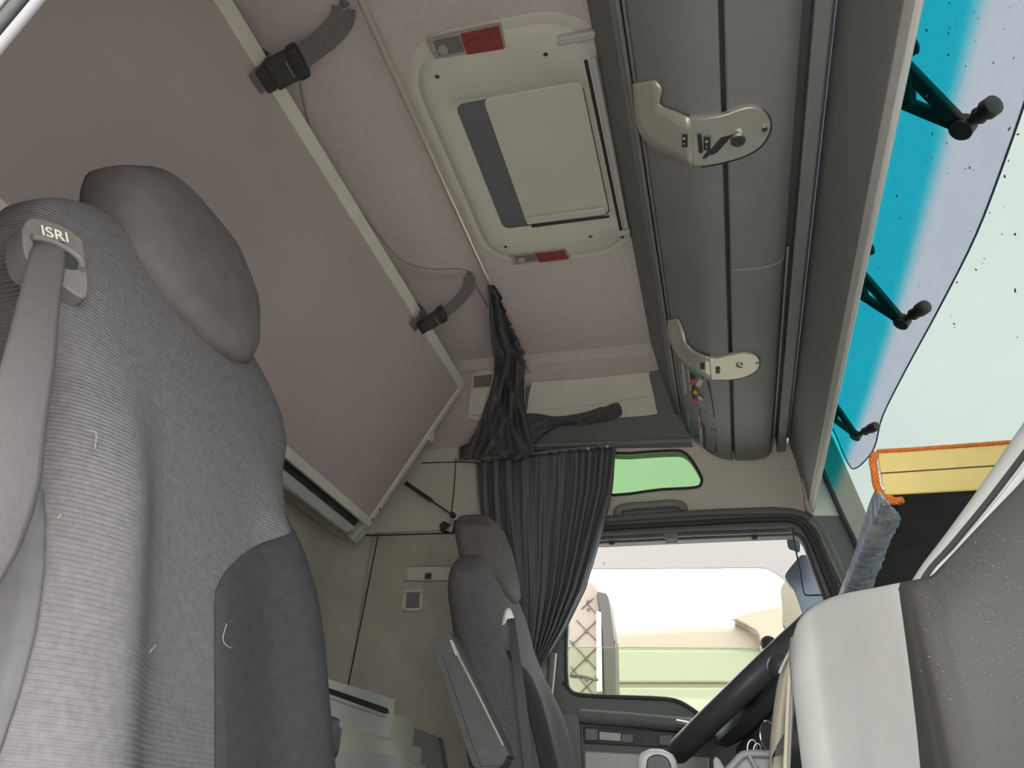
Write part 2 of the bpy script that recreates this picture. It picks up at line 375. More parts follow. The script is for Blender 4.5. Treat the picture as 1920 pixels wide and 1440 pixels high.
# belt and trims of the door
ar = [P(1088, 1342, 'y', YW-.05), P(1180, 1349, 'y', YW-.05), P(1275, 1358, 'y', YW-.05), P(1350, 1366, 'y', YW-.05)]
tube('arm_bar', M['frame'], door, ar, .020, n=14)
hdl = [P(1268, 1356, 'y', YW-.09), P(1290, 1360, 'y', YW-.09), P(1302, 1380, 'y', YW-.09)]
tube('door_lever', M['chrome'], door, hdl, .012)
rec = [P(1092, 1362, 'y', YW-.032), P(1285, 1374, 'y', YW-.032), P(1290, 1404, 'y', YW-.032), P(1096, 1394, 'y', YW-.032)]
plate('switch_recess', M['black'], door, rec, (0, -.004, 0), bevel=.002)
for (a, b, c, d) in ((1098, 1366, 1122, 1390), (1166, 1376, 1188, 1394), (1236, 1378, 1262, 1399)):
    plate('switch_block', M['dark'], door, [P(a, b, 'y', YW-.037), P(c, b+1, 'y', YW-.037), P(c, d, 'y', YW-.037), P(a, d-1, 'y', YW-.037)], (0, -.010, 0), bevel=.003)
plate('switch_glass', M['gbox'], door, [P(1124, 1372, 'y', YW-.037), P(1164, 1375, 'y', YW-.037), P(1164, 1390, 'y', YW-.037), P(1124, 1387, 'y', YW-.037)], (0, -.002, 0), bevel=.001)
plate('lower_panel', M['gbox'], door, [P(1097, 1409, 'y', YW-.032), P(1330, 1421, 'y', YW-.032), P(1330, 1520, 'y', YW-.032), P(1099, 1520, 'y', YW-.032)], (0, -.012, 0), bevel=.004)
plate('rear_edge', M['dark'], door, [P(1040, 1338, 'y', YW-.032), P(1088, 1342, 'y', YW-.032), P(1096, 1520, 'y', YW-.032), P(1046, 1520, 'y', YW-.032)], (0, -.02, 0), bevel=.004)
for a, b in ((1058, 1282),):
    disc('lock_button', M['black'], door, P(a, b, 'y', YW-.031), .006, (0, -1, 0), .01)
# lowered pane
pn = [P(1050, 1216, 'y', YW+.005), P(1428, 1217, 'y', YW+.005), P(1560, 1218, 'y', YW+.005), P(1570, 1400, 'y', YW+.005), P(1055, 1340, 'y', YW+.005)]
pn = crp([(1062, 1225), (1068, 1217), (1085, 1214), (1428, 1216), (1585, 1217)], 3)
pn = [P(a, b, 'y', YW+.002) for a, b in pn]+[P(1585, 1400, 'y', YW+.002), P(1062, 1345, 'y', YW+.002)]
plate('window_pane', M['sideglass'], door, pn, (0, .005, 0), smooth=0)
tube('pane_edge', M['gbox'], door, pn[:-2], .0012)

# front pillar
pu = [P(a, b, 'y', 2.30) for a, b in ((1497, 828), (1535, 835), (1552, 905), (1576, 968), (1528, 968), (1512, 955))]
t3 = struct(plate('trim_3', M['wall'], None, pu, (0, .06, 0), smooth=0))
pd = [P(a, b, 'y', 2.298) for a, b in ((1528, 967), (1577, 967), (1605, 1022), (1660, 1135), (1730, 1290), (1660, 1290), (1590, 1135), (1561, 1064), (1540, 1012))]
t4 = struct(plate('trim_4', M['frame'], None, pd, (0, .06, 0), smooth=0))
sl = [P(a, b, 'y', 2.29) for a, b in ((1538, 870), (1552, 905), (1577, 962), (1605, 1020), (1640, 1095), (1720, 1265))]
struct(tube('trim_5', M['blackrub'], None, sl, .008))
sl = [P(a, b, 'y', 2.29) for a, b in crp([(1522, 973), (1540, 990), (1560, 1035), (1590, 1100), (1640, 1225)], 4)]
struct(tube('trim_6', M['frame'], None, sl, .014, n=12))

# passenger's side wall behind the open door, with the pillar edge close to the lens
ro = [(XR-.04, ZF), (.60, ZF), (.58, .2), (.46, .75), (.38, ZC), (XR-.04, ZC)]
rh = [(-.475, -.50), (.40, -.50), (.44, .1), (.38, .52), (.30, .66), (-.34, .66), (-.418, .45), (-.475, .2)]
wr = struct(plate('wall_right', M['wall'], None, [(x, YR, z) for x, z in ro], (0, -.06, 0), [[(x, YR, z) for x, z in rh]], smooth=0))
def pstrip(name, m, p, q, y, r):
    a, b = P(*p, 'y', y), P(*q, 'y', y); return struct(tube(name, M[m], None, [a-(b-a)*2.5, a, b, b+(b-a)*4], r, n=14))
pstrip('trim_1', 'trimgrey', (-30, 124), (110, -45), .19, .0032)
pstrip('trim_2', 'blackrub', (-30, 80), (60, -27), .192, .0038)
pstrip('trim_7', 'trimgrey', (-30, 46), (40, -40), .19, .0016)

# windscreen: raked and slightly bowed
def scr(y, z): return .345+.03*(1-((y-1.27)/1.1)**2)+(.98-z)*.238
rows = [[V((scr(.15+2.22*j/24, z), .15+2.22*j/24, z)) for j in range(25)] for z in [-.10+1.26*i/16 for i in range(17)]]
v, f = g_grid(rows, (.006, 0, 0))
struct(mesh('window_2', v, f, M['screen'], None, smooth=60))
struct(box('wall_front', M['dark'], None, (.63, 1.26, -.38), (.06, 2.3, .56)))

# ------------------------------------------------------------------ overhead console over the windscreen
SH = [(-.167, 1.40), (-.105, 1.22), (-.085, 1.19), (-.055, 1.145), (-.005, 1.09), (.030, 1.070), (.060, 1.062), (.066, 1.062), (.12, 1.060), (.165, 1.068), (.185, 1.085),
      (.20, 1.08), (.225, 1.085), (.238, 1.10), (.255, 1.06), (.262, .99), (.272, .87), (.283, .86)]
lidp = crp([(-.083, 1.182), (-.055, 1.140), (-.005, 1.088), (.030, 1.069), (.058, 1.062)], 4)
lowc = crp([(.066, 1.062), (.12, 1.059), (.16, 1.065), (.182, 1.084)], 4)
SH = [(-.172, 1.398), (-.112, 1.214), (-.100, 1.207), (-.086, 1.196)]+lidp+lowc+[(.20, 1.08), (.225, 1.085), (.238, 1.10), (.255, 1.06), (.262, .99), (.272, .87), (.283, .86)]
def on_shelf(px, py, off=0.0):
    d = ray(px, py); best = None
    for (x0, z0), (x1, z1) in zip(SH[:-1], SH[1:]):
        # t*(dx,dz) = p0 + s*(p1-p0)
        ex, ez = x1-x0, z1-z0; den = d.x*ez-d.z*ex
        if abs(den) < 1e-9: continue
        t = (x0*ez-z0*ex)/den; s = (d.z*x0-d.x*z0)*-1/den if False else ((t*d.x-x0)*ex+(t*d.z-z0)*ez)/(ex*ex+ez*ez)
        if -1e-4 <= s <= 1.0001 and t > 0 and (best is None or t < best): best = t
    if best is None: best = 1.07/d.z
    p = d*best; return p*(1-off/p.length)
Y0, Y1 = .19, 2.335
con = thing('overhead_console', 'long dark grey overhead storage console above the windscreen', 'storage console', (.06, 1.26, 1.05))
prism('console_body', M['shelf2'], con, [(-.167, 1.397), (-.112, 1.225), (-.095, 1.225), (-.07, 1.19), (-.03, 1.14), (.02, 1.105), (.06, 1.095), (.15, 1.095), (.19, 1.13), (.24, 1.13), (.24, 1.397)], Y0, Y1, bevel=.004)
prism('rear_fascia', M['shelf2'], con, [(-.172, 1.398), (-.112, 1.214), (-.100, 1.212), (-.100, 1.235), (-.15, 1.398)], Y0, Y1+.01, bevel=.004)
tube('fascia_bead', M['shelf'], con, [(-.098, Y0, 1.207), (-.098, Y1, 1.207)], .0045)
tube('fascia_bead', M['shelf'], con, [(-.086, Y0, 1.196), (-.086, Y1-.03, 1.196)], .004)
lidp = crp([(-.083, 1.182), (-.055, 1.140), (-.005, 1.088), (.030, 1.069), (.058, 1.062)], 4)
prism('upper_lid', M['shelf'], con, lidp+[(.058, 1.09), (.02, 1.10), (-.03, 1.135), (-.07, 1.185)], Y0, Y1, bevel=.006)
lowp = crp([(.066, 1.062), (.12, 1.059), (.16, 1.065), (.182, 1.084)], 4)+[(.178, 1.10), (.14, 1.09), (.066, 1.085)]
ys = on_shelf(1420, 502).y
prism('lower_panel', M['shelf'], con, lowp, Y0, ys-.0015, bevel=.004)
prism('lower_panel', M['shelf'], con, lowp, ys+.0015, Y1, bevel=.008)
prism('front_ledge', M['shelf'], con, [(.198, 1.082), (.224, 1.084), (.228, 1.10), (.20, 1.125)], Y0, Y1, bevel=.003)
tube('ledge_bead', M['gbox'], con, [(.1885, ys, 1.104), (.1885, Y1-.02, 1.104)], .0025)

# windscreen header panel, hanging below the console
hdr = thing('windscreen_header_panel', 'long flat dark grey panel between the overhead console and the windscreen', 'header panel', (.27, 1.26, .86))
prism('panel_face', M['header'], hdr, [(.238, 1.13), (.244, 1.09), (.252, 1.05), (.260, .99), (.267, .895), (.274, .895), (.30, 1.13)], Y0, YW-.005, bevel=.003)
prism('panel_step', M['shelf2'], hdr, [(.2405, 1.13), (.2415, 1.112), (.2465, 1.10), (.2495, 1.13)], Y0, YW-.01, bevel=.001)
prism('edge_trim', M['gbox'], hdr, [(.2665, .894), (.271, .864), (.277, .860), (.281, .866), (.281, .894)], Y0, YW-.003, bevel=.002)

# aluminium brackets with switches
def bracket(label, shift, arm_up, arm_lo, plate_px, corner, sw1, sw2, slot, lock, screw, txt):
    pl = [on_shelf(a, b, .012) for a, b in crp(plate_px[1:-1], 4)]
    c0 = on_shelf(*plate_px[0], .012); c1 = on_shelf(*plate_px[-1], .012)
    v, f = g_plate([c0]+pl+[c1], (0, 0, .010)); t = mesh('console_bracket', v, f, M['alu'], con, bevel=.0015)
    n = len(arm_up); up = crp(arm_up, 3); lo = crp(arm_lo, 3); rows = []
    for (a, b) in zip(up, lo):
        A = on_shelf(a[0], a[1], .016); B = on_shelf(b[0], b[1], .016)
        rows.append([A.lerp(B, k/4) for k in range(5)])
    v, f = g_grid(rows); 
    mesh('arm', v, f, M['alu'], t, solid=.006, smooth=50)
    bk = [on_shelf(a, b, .004) for a, b in crp(plate_px[1:-1], 4)]
    cc = sum(bk, V())/len(bk)
    v, f = g_plate([cc+(p-cc)*1.05 for p in bk], (0, 0, .004)); mesh('gasket', v, f, M['black'], t)
    for (a, b, ww, hh) in (sw1, sw2):
        c = on_shelf(a, b, .019 if (a, b) == sw1[:2] else .014)
        e1 = (on_shelf(a+ww, b, .015)-on_shelf(a-ww, b, .015))/2; e2 = (on_shelf(a, b+hh, .015)-on_shelf(a, b-hh, .015))/2
        n_ = e1.cross(e2).normalized(); n_ = n_ if n_.dot(c) < 0 else -n_
        s_ = mesh('rocker_switch', *g_plate([c-e1-e2, c+e1-e2, c+e1+e2, c-e1+e2], n_*.003), M['black'], t, bevel=.001)
        if txt and hh > 8:
            text('switch_mark', 'O', M['white'], t, c-e2*.42+n_*.0034, e1, -e2, .007)
            text('switch_mark', 'I', M['white'], t, c+e2*.42+n_*.0034, e1, -e2, .007)
    if slot:
        v, f = g_tube([on_shelf(slot[0], slot[1], .015), on_shelf(slot[2], slot[3], .015)], .0035); mesh('slot', v, f, M['black'], t)
    c = on_shelf(*lock, .0135); lk = disc('lock', M['steel'], t, c+V((0, 0, .004)), .0125 if txt else .009, (0, 0, -1), .007, seg=24)
    box('key_slot', M['black'], t, c+V((0, 0, -.0035)), (.016, .003, .002), Matrix.Rotation(.7, 3, 'Z'), bevel=.0005)
    disc('screw', M['steel'], t, on_shelf(*screw, .0135), .005, (0, 0, -1), .003, seg=12)
    return t
bracket('large bent aluminium bracket with two rocker switches on the console near the top of the photo', 0,
        [(1227, 150), (1240, 168), (1236, 196), (1262, 208), (1294, 222)], [(1188, 156), (1191, 185), (1199, 243), (1236, 282), (1300, 311)],
        [(1294, 222), (1316, 223), (1352, 218), (1398, 203), (1425, 205), (1443, 225), (1443, 248), (1426, 275), (1396, 293), (1352, 306), (1318, 312), (1300, 311)],
        [(1296, 265)], (1285, 263, 5, 12), (1326, 268, 6, 12), (1311, 252, 1314, 285), (1384, 263), (1433, 241), True)
bracket('smaller bent aluminium bracket at the far end of the console above the coloured plugs', 0,
        [(1271, 598), (1282, 622), (1288, 645), (1305, 660), (1330, 670)], [(1253, 600), (1255, 632), (1268, 660), (1292, 686), (1334, 712)],
        [(1330, 670), (1345, 672), (1380, 665), (1408, 664), (1422, 672), (1424, 686), (1412, 700), (1385, 710), (1350, 713), (1334, 712)],
        [(1332, 690)], (1318, 685, 4, 6), (1346, 694, 4, 5), None, (1386, 686), (1420, 682), False)

# open fuse bay at the end of the console
bay = plate('fuse_bay', M['black'], con, [on_shelf(a, b, .003) for a, b in ((1288, 700), (1296, 700), (1330, 716), (1341, 783), (1322, 774), (1300, 752))], (.001, 0, .002), smooth=0)
plate('relay_strip', M['gbox'], con, [on_shelf(a, b, .006) for a, b in ((1277, 680), (1281, 682), (1288, 738), (1284, 738))], (.001, 0, .002), smooth=0)
plate('relay_strip', M['gbox'], con, [on_shelf(a, b, .006) for a, b in ((1288, 693), (1291, 693), (1297, 732), (1294, 732))], (.001, 0, .002), smooth=0)
plate('bay_door', M['gbox'], con, [on_shelf(a, b, .003) for a, b in ((1289, 775), (1315, 782), (1318, 838), (1304, 832), (1291, 800))], (.001, 0, .002), smooth=0)
plate('bay_opening', M['black'], con, [on_shelf(a, b, .0035) for a, b in ((1317, 796), (1342, 806), (1344, 848), (1334, 850), (1319, 838))], (.001, 0, .002), smooth=0)
plate('bay_pocket', M['dark'], con, [on_shelf(a, b, .006) for a, b in ((1332, 803), (1342, 808), (1343, 838), (1334, 828))], (.001, 0, .002), smooth=0)
plate('blue_sticker', M['blue'], con, [on_shelf(a, b, .006) for a, b in ((1302, 812), (1309, 818), (1310, 824), (1304, 822))], (.0005, 0, .001), smooth=0)
for i, (a, b, w_, h_, mm, lab, an) in enumerate(((1312, 718, .017, .030, 'ivory', 'upper ivory plug hanging from the open fuse bay of the console', .2), (1305, 736, .028, .014, 'yel2', 'yellow plug with pin holes hanging from the open fuse bay', .5),
                            (1314, 747, .028, .013, 'ivory', 'lower ivory plug below the yellow plug at the fuse bay', .4), (1303, 750, .014, .028, 'pink', 'red plug below the yellow plug at the fuse bay', -.3), (1299, 716, .010, .030, 'pink', 'narrow pink plug beside the upper ivory plug at the fuse bay', .1))):
    c = on_shelf(a, b, .022); t = thing('wire_plug', lab, 'connector', c, 'loose plugs at the fuse bay')
    rot = Matrix.Rotation(.6, 3, 'Y') @ Matrix.Rotation(an, 3, 'X')
    box('plug_body', M[mm], t, c, (.012, w_*.75, h_*.75), rot, bevel=.002)
    tube('wire', M['black'], t, cr([c, c+V((.006, .006, .014)), on_shelf(a+6, b-10, .004)], 4), .0016, n=6)
    if mm == 'yel2':
        for k in range(4): box('pin_hole', M['black'], t, c+rot@V((-.0055, (k-1.5)*.0045, 0)), (.002, .0022, .003), rot, bevel=0)
c = on_shelf(1315, 797, .012)
t = thing('red_wire_tag', 'small red tag on a thin wire below the fuse bay', 'tag', c)
tube('wire', M['black'], t, [on_shelf(1312, 768, .01), on_shelf(1314, 785, .012), c], .0014, n=6)
box('tag', M['pink'], t, c, (.006, .012, .014), bevel=.002)

# dark side band joining the console to the cab side
bd = thing('side_console_band', 'dark grey moulded band along the cab side above the curtain', 'trim panel', (-.4, 2.3, 1.15))
nb_ = V((0, .8, .6)); pb_ = V((0, 2.20, 1.320))
bq = [(962, 846), (975, 795), (1000, 786), (1226, 776), (1216, 722), (1212, 698), (1236, 692), (1262, 740), (1300, 838), (1150, 838)]
plate('band', M['shelf2'], bd, [on_plane(a, b, nb_, pb_) for a, b in bq], (0, .05, 0), bevel=.003)
tube('bead', M['shelf'], bd, [on_plane(968, 836, nb_, pb_), on_plane(1296, 826, nb_, pb_)], .010, n=12)

# ------------------------------------------------------------------ ceiling hatch with lamps
def rrect(x0, x1, y0, y1, r, z, n=8):
    out = []
    for cx, cy, a0 in ((x1-r, y1-r, 0), (x0+r, y1-r, 90), (x0+r, y0+r, 180), (x1-r, y0+r, 270)):
        for k in range(n+1):
            a = math.radians(a0+90*k/n); out.append(V((cx+r*math.cos(a), cy+r*math.sin(a), z)))
    return out
ht = thing('roof_hatch', 'grey rounded roof hatch panel with a sliding blind in the ceiling', 'roof hatch', (-.37, 1.26, ZC-.02))
def ring(z, g): return rrect(-.585+g, -.155-g, .895+g, 1.635-g, .13-g*.8, z)
def quadr(x0a, x1a, y0a, y1a, r, z): return rrect(x0a, x1a, y0a, y1a, r, z)
loops = [ring(ZC-.0005, -.012), ring(ZC-.006, 0), ring(ZC-.003, .012), ring(ZC-.012, .022), ring(ZC-.017, .032),
         quadr(-.535, -.200, 1.035, 1.515, .03, ZC-.017), quadr(-.522, -.206, 1.045, 1.500, .028, ZC-.010), quadr(-.505, -.212, 1.062, 1.482, .022, ZC-.004)]
def loopmesh(loops):
    N = len(loops[0]); vs_ = [p for l in loops for p in l]
    fs = [(i*N+j, i*N+(j+1) % N, (i+1)*N+(j+1) % N, (i+1)*N+j) for i in range(len(loops)-1) for j in range(N)]
    return vs_, fs
v, f = loopmesh(loops); mesh('hatch_frame', v, f, M['hatch'], ht, smooth=40)
# the dished middle: well walls, blind and its dark roller strip
bl = rrect(-.438, -.215, 1.060, 1.476, .018, ZC-.006)
plate('blind', M['hatch'], ht, bl, (0, 0, .004), bevel=.0015)
plate('blind_gap', M['curtain'], ht, rrect(-.506, -.211, 1.059, 1.485, .02, ZC-.0008), (0, 0, .0006), smooth=0)
prism('pull_edge', M['hatch'], ht, [(-.435, ZC-.008), (-.222, ZC-.008), (-.222, ZC-.014), (-.435, ZC-.012)], 1.445, 1.470, bevel=.002)
tube('blind_pull', M['black'], ht, [V((-.425, 1.478, ZC-.012)), V((-.215, 1.478, ZC-.013))], .0032)
# side guides and stops by the console
strip = [V((-.186, 1.0, ZC-.022)), V((-.172, 1.0, ZC-.022)), V((-.170, 1.565, ZC-.022)), V((-.184, 1.565, ZC-.022))]
plate('side_guide', M['gbox'], ht, strip, (0, 0, .012), bevel=.003)
tube('guide_groove', M['groove'], ht, [V((-.194, 1.0, ZC-.018)), V((-.192, 1.56, ZC-.018))], .004)
for (a, b, c, d, hh) in ((1046, 80, 1116, 67, 14), (1128, 446, 1182, 437, 8)):
    q = [P(a, b-hh/2, 'z', ZC-.028), P(c, d-hh/2, 'z', ZC-.028), P(c, d+hh/2, 'z', ZC-.028), P(a, b+hh/2, 'z', ZC-.028)]
    plate('stop_bar', M['gbox'], ht, q, (0, 0, .014), bevel=.003)
for a, b in ((820, 143), (1023, 101), (1107, 443), (948, 462)):
    c = P(a, b, 'z', ZC-.018); s = disc('screw_hole', M['black'], ht, c+V((0, 0, .001)), .0055, (0, 0, -1), .0025, seg=16)
    tube('hole_rim', M['hatch'], s, [c+V((.0062*math.cos(k*.5236), .0062*math.sin(k*.5236), -.001)) for k in range(12)], .0016, closed=True, n=6)
def lamp(px, label):
    t = thing('ceiling_lamp', label, 'lamp', P(*px[0], 'z', ZC-.02), 'clear and red lamps on the roof hatch')
    q = [P(a, b, 'z', ZC-.021) for a, b in px]      # a, b, c, d clockwise from rear near
    m0, m1 = q[0].lerp(q[1], .46), q[3].lerp(q[2], .46)
    cc = sum(q, V())/4
    plate('lamp_frame', M['lens'], t, [cc+(p-cc)*1.05 for p in q], (0, 0, .006), bevel=.001)
    plate('lamp_inside', M['lensdark'], t, [q[0].lerp(m0, .12)+V((0, .004, -.001)), m0+V((-.004, .004, -.001)), m1+V((-.004, -.006, -.001)), q[3].lerp(m1, .12)+V((0, -.006, -.001))], (0, 0, .004), bevel=.001)
    bb = q[0].lerp(m1, .5)
    mesh('bulb', *g_lathe(bb+V((-.012, .004, -.001)), (0, 0, -1), [(.0, 0), (.012, 0), (.010, .004), (.004, .006), (0, .006)]), M['lens'], t)
    plate('red_lens', M['red'], t, [m0, q[1], q[2], m1], (0, 0, -.004), bevel=.001)
lamp([(803, 75), (935, 47), (945, 90), (818, 110)], 'larger clear and red ceiling lamp on the near end of the roof hatch')
lamp([(957, 480), (1058, 468), (1066, 484), (966, 496)], 'narrow clear and red ceiling lamp on the far end of the roof hatch')

# curtain rod
rd = thing('curtain_rod', 'polished metal curtain rod running under the ceiling beside the roof hatch', 'curtain rod', (-.594, 1.2, 1.36))
tube('rod', M['rod'], rd, [V((-.594, .2, 1.36)), V((-.594, 2.24, 1.36))], .0055, n=14)
tube('rod_track', M['midgrey'], rd, [V((-.603, .2, 1.372)), V((-.603, 2.24, 1.372))], .003)
for y in (.4, 2.2): box('rod_holder', M['black'], rd, (-.597, y, 1.379), (.016, .014, .04), bevel=.003)

# padded duct cover on the side
dp = thing('side_pad', 'light grey moulded cover on the cab side under the ceiling edge', 'cover panel', (-.4, 2.25, 1.28))
q = crp([(996, 722), (1005, 716), (1100, 710), (1210, 699), (1217, 705), (1230, 765), (1226, 777), (1160, 783), (1040, 788), (992, 786), (988, 770)], 3, True)
nrm = V((0, .80, .60)); p0 = V((0, 2.19, 1.306))
plate('pad', M['wall'], dp, [on_plane(a, b, nrm, p0) for a, b in q], (0, .05, .03), bevel=.008, seg=3, smooth=50)
tube('pad_crease', M['wall'], dp, [on_plane(a, b, nrm, p0) for a, b in ((1000, 768), (1100, 760), (1226, 742))], .0025)
plate('pad_end', M['lensdark'], dp, [on_plane(a, b, nrm, p0)+V((0, .008, 0)) for a, b in ((984, 722), (1000, 718), (996, 786), (978, 782))], (0, .03, .02), bevel=.003)
vt = thing('slot_plate', 'narrow light plate with dark slots behind the hanging centre curtain', 'vent plate', (-.66, 2.2, 1.3))
plate('plate', M['wall'], vt, [on_plane(a, b, nrm, p0) for a, b in ((976, 702), (985, 702), (984, 772), (976, 770))], (0, .02, .015), bevel=.002)
for k in range(3):
    y_ = 710+k*19; plate('slot', M['black'], vt, [on_plane(a, b, nrm, p0)*.998 for a, b in ((980.5, y_), (983.5, y_), (983, y_+15), (980, y_+15))], (0, .003, .002))
nk = thing('side_niche', 'grey reading light niche in the cab side beside the end of the upper bunk', 'niche', (-.83, 2.25, 1.3))
plate('niche_frame', M['wall'], nk, [on_plane(a, b, nrm, p0) for a, b in crp([(886, 704), (892, 700), (925, 697), (925, 785), (880, 785), (875, 778), (880, 740)], 3, True)], (0, .03, .02), bevel=.004)
plate('lamp_glass', M['lensdark'], nk, [on_plane(a, b, nrm, p0)*.996 for a, b in ((888, 706), (922, 702), (918, 723), (888, 725))], (0, .004, .003), bevel=.002)
tube('lamp_edge', M['chrome'], nk, [on_plane(a, b, nrm, p0)*.994 for a, b in ((886, 726), (918, 724))], .002)
plate('niche_tray', M['hatch'], nk, [on_plane(a, b, nrm, p0)*.996 for a, b in ((882, 738), (916, 734), (905, 778), (878, 780))], (0, .004, .003), bevel=.003)

# ------------------------------------------------------------------ upper bunk, folded up
bk = thing('upper_bunk', 'folded up upper bunk with brown underside and pale metal rails', 'bunk', (-1.1, 1.2, .81))
YB = 2.14
Fp, Rp = V((-.824, YB, 1.316)), V((-1.103, YB, .807)); dr = (Fp-Rp).normalized(); nb = V((dr.z, 0, -dr.x))     # nb faces front and down
def BK(s, y, o=0): return Rp + dr*s + nb*o + V((0, y-YB, 0))
LB = (Fp-Rp).length
board = [BK(.015, .22), BK(LB-.02, .22), BK(LB-.02, YB-.015), BK(.015, YB-.015)]
plate('board', M['bunkboard'], bk, board, nb*-.035, smooth=0)
def rail(name, s0, s1, y0, y1, o=.004, th=.042):
    return plate(name, M['rail'], bk, [BK(s0, y0, o), BK(s1, y0, o), BK(s1, y1, o), BK(s0, y1, o)], nb*-th, bevel=.002)
rail('front_rail', LB-.028, LB+.006, .2, YB)
rail('rear_rail', -.004, .024, .2, YB)
rail('end_rail', -.004, LB-.028, YB-.020, YB+.002, .006)
tube('front_lip', M['rod'], bk, [BK(LB-.008, .2, -.04), BK(LB-.008, YB, -.04)], .012)
for s in (.022, .062): disc('rail_screw', M['steel'], bk, BK(s, YB-.009, .006), .0055, nb, .003, seg=12)
c = BK(.36, YB-.004, .006); plate('stop', M['rail'], bk, [c+V((0, .0, .03)), c+V((.004, .03, .02)), c+V((.004, .035, -.012)), c+V((0, 0, -.02))], nb*-.02, bevel=.004)
# hinge bar at the rear wall
hb = thing('bunk_hinge_bar', 'grey hinge bar along the rear wall under the upper bunk', 'hinge bar', (-1.18, 1.2, .8))
plate('bar', M['gbox'], hb, [BK(-.062, .2, -.01), BK(-.028, .2, -.01), BK(-.028, YB-.02, -.01), BK(-.062, YB-.06, -.01)], nb*-.05, bevel=.006)
plate('hinge_gap', M['black'], hb, [BK(-.03, .2, -.03), BK(.0, .2, -.03), BK(.0, YB-.02, -.03), BK(-.03, YB-.02, -.03)], nb*-.01)
box('wall_bracket', M['gbox'], hb, BK(-.03, YB+.03, -.035), (.07, .05, .03), Matrix.Rotation(-.9, 3, 'Y'), bevel=.008)

def strap(label, pts, wid, buckle, hook):
    t = thing('bunk_strap', label, 'strap', hook, 'black straps holding up the bunk')
    tube('webbing', M['strap'], t, cr(pts, 8), .01, flat=(wid, .003), up=V((.35, -.25, -.9)), n=12)
    disc('anchor', M['midgrey'], t, hook, wid*.22, (0, 0, -1), .005, seg=16)
    tube('hook', M['chrome'], t, [hook+V((-.012, 0, -.004)), hook+V((-.008, 0, -.016)), hook+V((.008, 0, -.016)), hook+V((.012, 0, -.004))], .002)
    c, ax = buckle
    rot = Matrix((ax.normalized(), V((0, 1, 0)), ax.normalized().cross(V((0, 1, 0))))).transposed()
    box('buckle', M['blackrub'], t, c, (.062, wid*1.35, .022), rot, bevel=.006)
    box('buckle_tongue', M['black'], t, c+ax.normalized()*.034, (.026, wid*1.45, .030), rot, bevel=.006)
    box('buckle_end', M['black'], t, c-ax.normalized()*.042, (.026, wid*1.15, .024), rot, bevel=.006)
    tube('buckle_pin', M['steel'], t, [c+ax.normalized()*.018+V((0, -wid*.4, -.013)), c+ax.normalized()*.018+V((0, wid*.4, -.013))], .0022)
    tube('loop', M['strap'], t, [BKy(c.y, LB-.055, .010), BKy(c.y, LB-.02, .014), BKy(c.y, LB+.012, .008), BKy(c.y, LB+.02, -.02), BKy(c.y, LB+.012, -.05)], .01, flat=(wid, .004), side=V((0, 1, 0)), n=12)
def BKy(y, s, o): return BK(s, y, o)
hk = P(646, 8, 'z', ZC-.002); c = P(532, 130, 'z', 1.295)
strap('broad black webbing strap and buckle on the bunk rail near the top of the photo', [P(645, 14, 'z', 1.385), P(640, 40, 'z', 1.368), P(612, 72, 'z', 1.345), P(575, 100, 'z', 1.32), c+V((.01, 0, .004))], .048, (c, V((.9, -.12, .25))), hk)
hk = P(880, 512, 'z', ZC-.002); c = P(812, 600, 'z', 1.285)
strap('smaller looking black strap and buckle on the bunk rail beside the hanging curtain', [P(881, 520, 'z', 1.385), P(876, 543, 'z', 1.365), P(858, 565, 'z', 1.34), P(835, 585, 'z', 1.31), c+V((.01, 0, .004))], .038, (c, V((.9, -.35, .25))), hk)

# ------------------------------------------------------------------ things on the side wall
gs = thing('gas_strut', 'thin black gas strut between the bunk end and the side wall', 'gas strut', P(850, 965, 'y', 2.31))
a, b = P(760, 905, 'y', 2.25), P(850, 967, 'y', 2.31); mid = a.lerp(b, .55)
tube('cylinder', M['black'], gs, [a, mid], .0075); tube('piston_rod', M['black'], gs, [mid, b], .0035)
disc('ball_joint', M['black'], gs, b, .010, (0, -1, 0), .012, seg=12)
cl = thing('wall_clip', 'small black and chrome catch on the side wall where the gas strut ends', 'catch', P(845, 988, 'y', 2.33))
plate('base', M['black'], cl, [P(x, y, 'y', 2.315) for x, y in ((823, 984), (832, 976), (842, 982), (852, 974), (868, 980), (870, 990), (858, 994), (846, 999), (825, 995))], (0, .02, 0), bevel=.003)
plate('chrome_jaw', M['chrome'], cl, [P(x, y, 'y', 2.312) for x, y in ((846, 975), (853, 977), (852, 984), (846, 999), (838, 995), (845, 985))], (0, -.006, 0), bevel=.001)
plate('chrome_flap', M['chrome'], cl, [P(x, y, 'y', 2.310) for x, y in ((856, 982), (864, 986), (860, 990), (852, 987))], (0, -.006, 0), bevel=.001)
sp = thing('wall_switch', 'small switch in an oval recessed plate on the rear side wall', 'switch', P(800, 1077, 'y', 2.33))
q = [P(x, y, 'y', 2.329) for x, y in crp([(758, 1068), (762, 1062), (800, 1061), (845, 1061), (860, 1066), (860, 1086), (845, 1090), (765, 1090), (758, 1085)], 3, True)]
cc = sum(q, V())/len(q)
v, f = loopmesh([q, [p+V((0, -.008, 0)) for p in q], [cc+(p-cc)*.90+V((0, -.008, 0)) for p in q], [cc+(p-cc)*.86+V((0, -.001, 0)) for p in q]])
mesh('plate_rim', v, f, M['wallfab'], sp, smooth=50)
plate('recess', M['hatch'], sp, [cc+(p-cc)*.88+V((0, -.001, 0)) for p in q], (0, .002, 0))
box('switch_body', M['dark'], sp, P(803, 1080, 'y', 2.325), (.024, .012, .022), bevel=.003)
box('rocker', M['black'], sp, P(803, 1080, 'y', 2.318), (.016, .006, .012), bevel=.002)
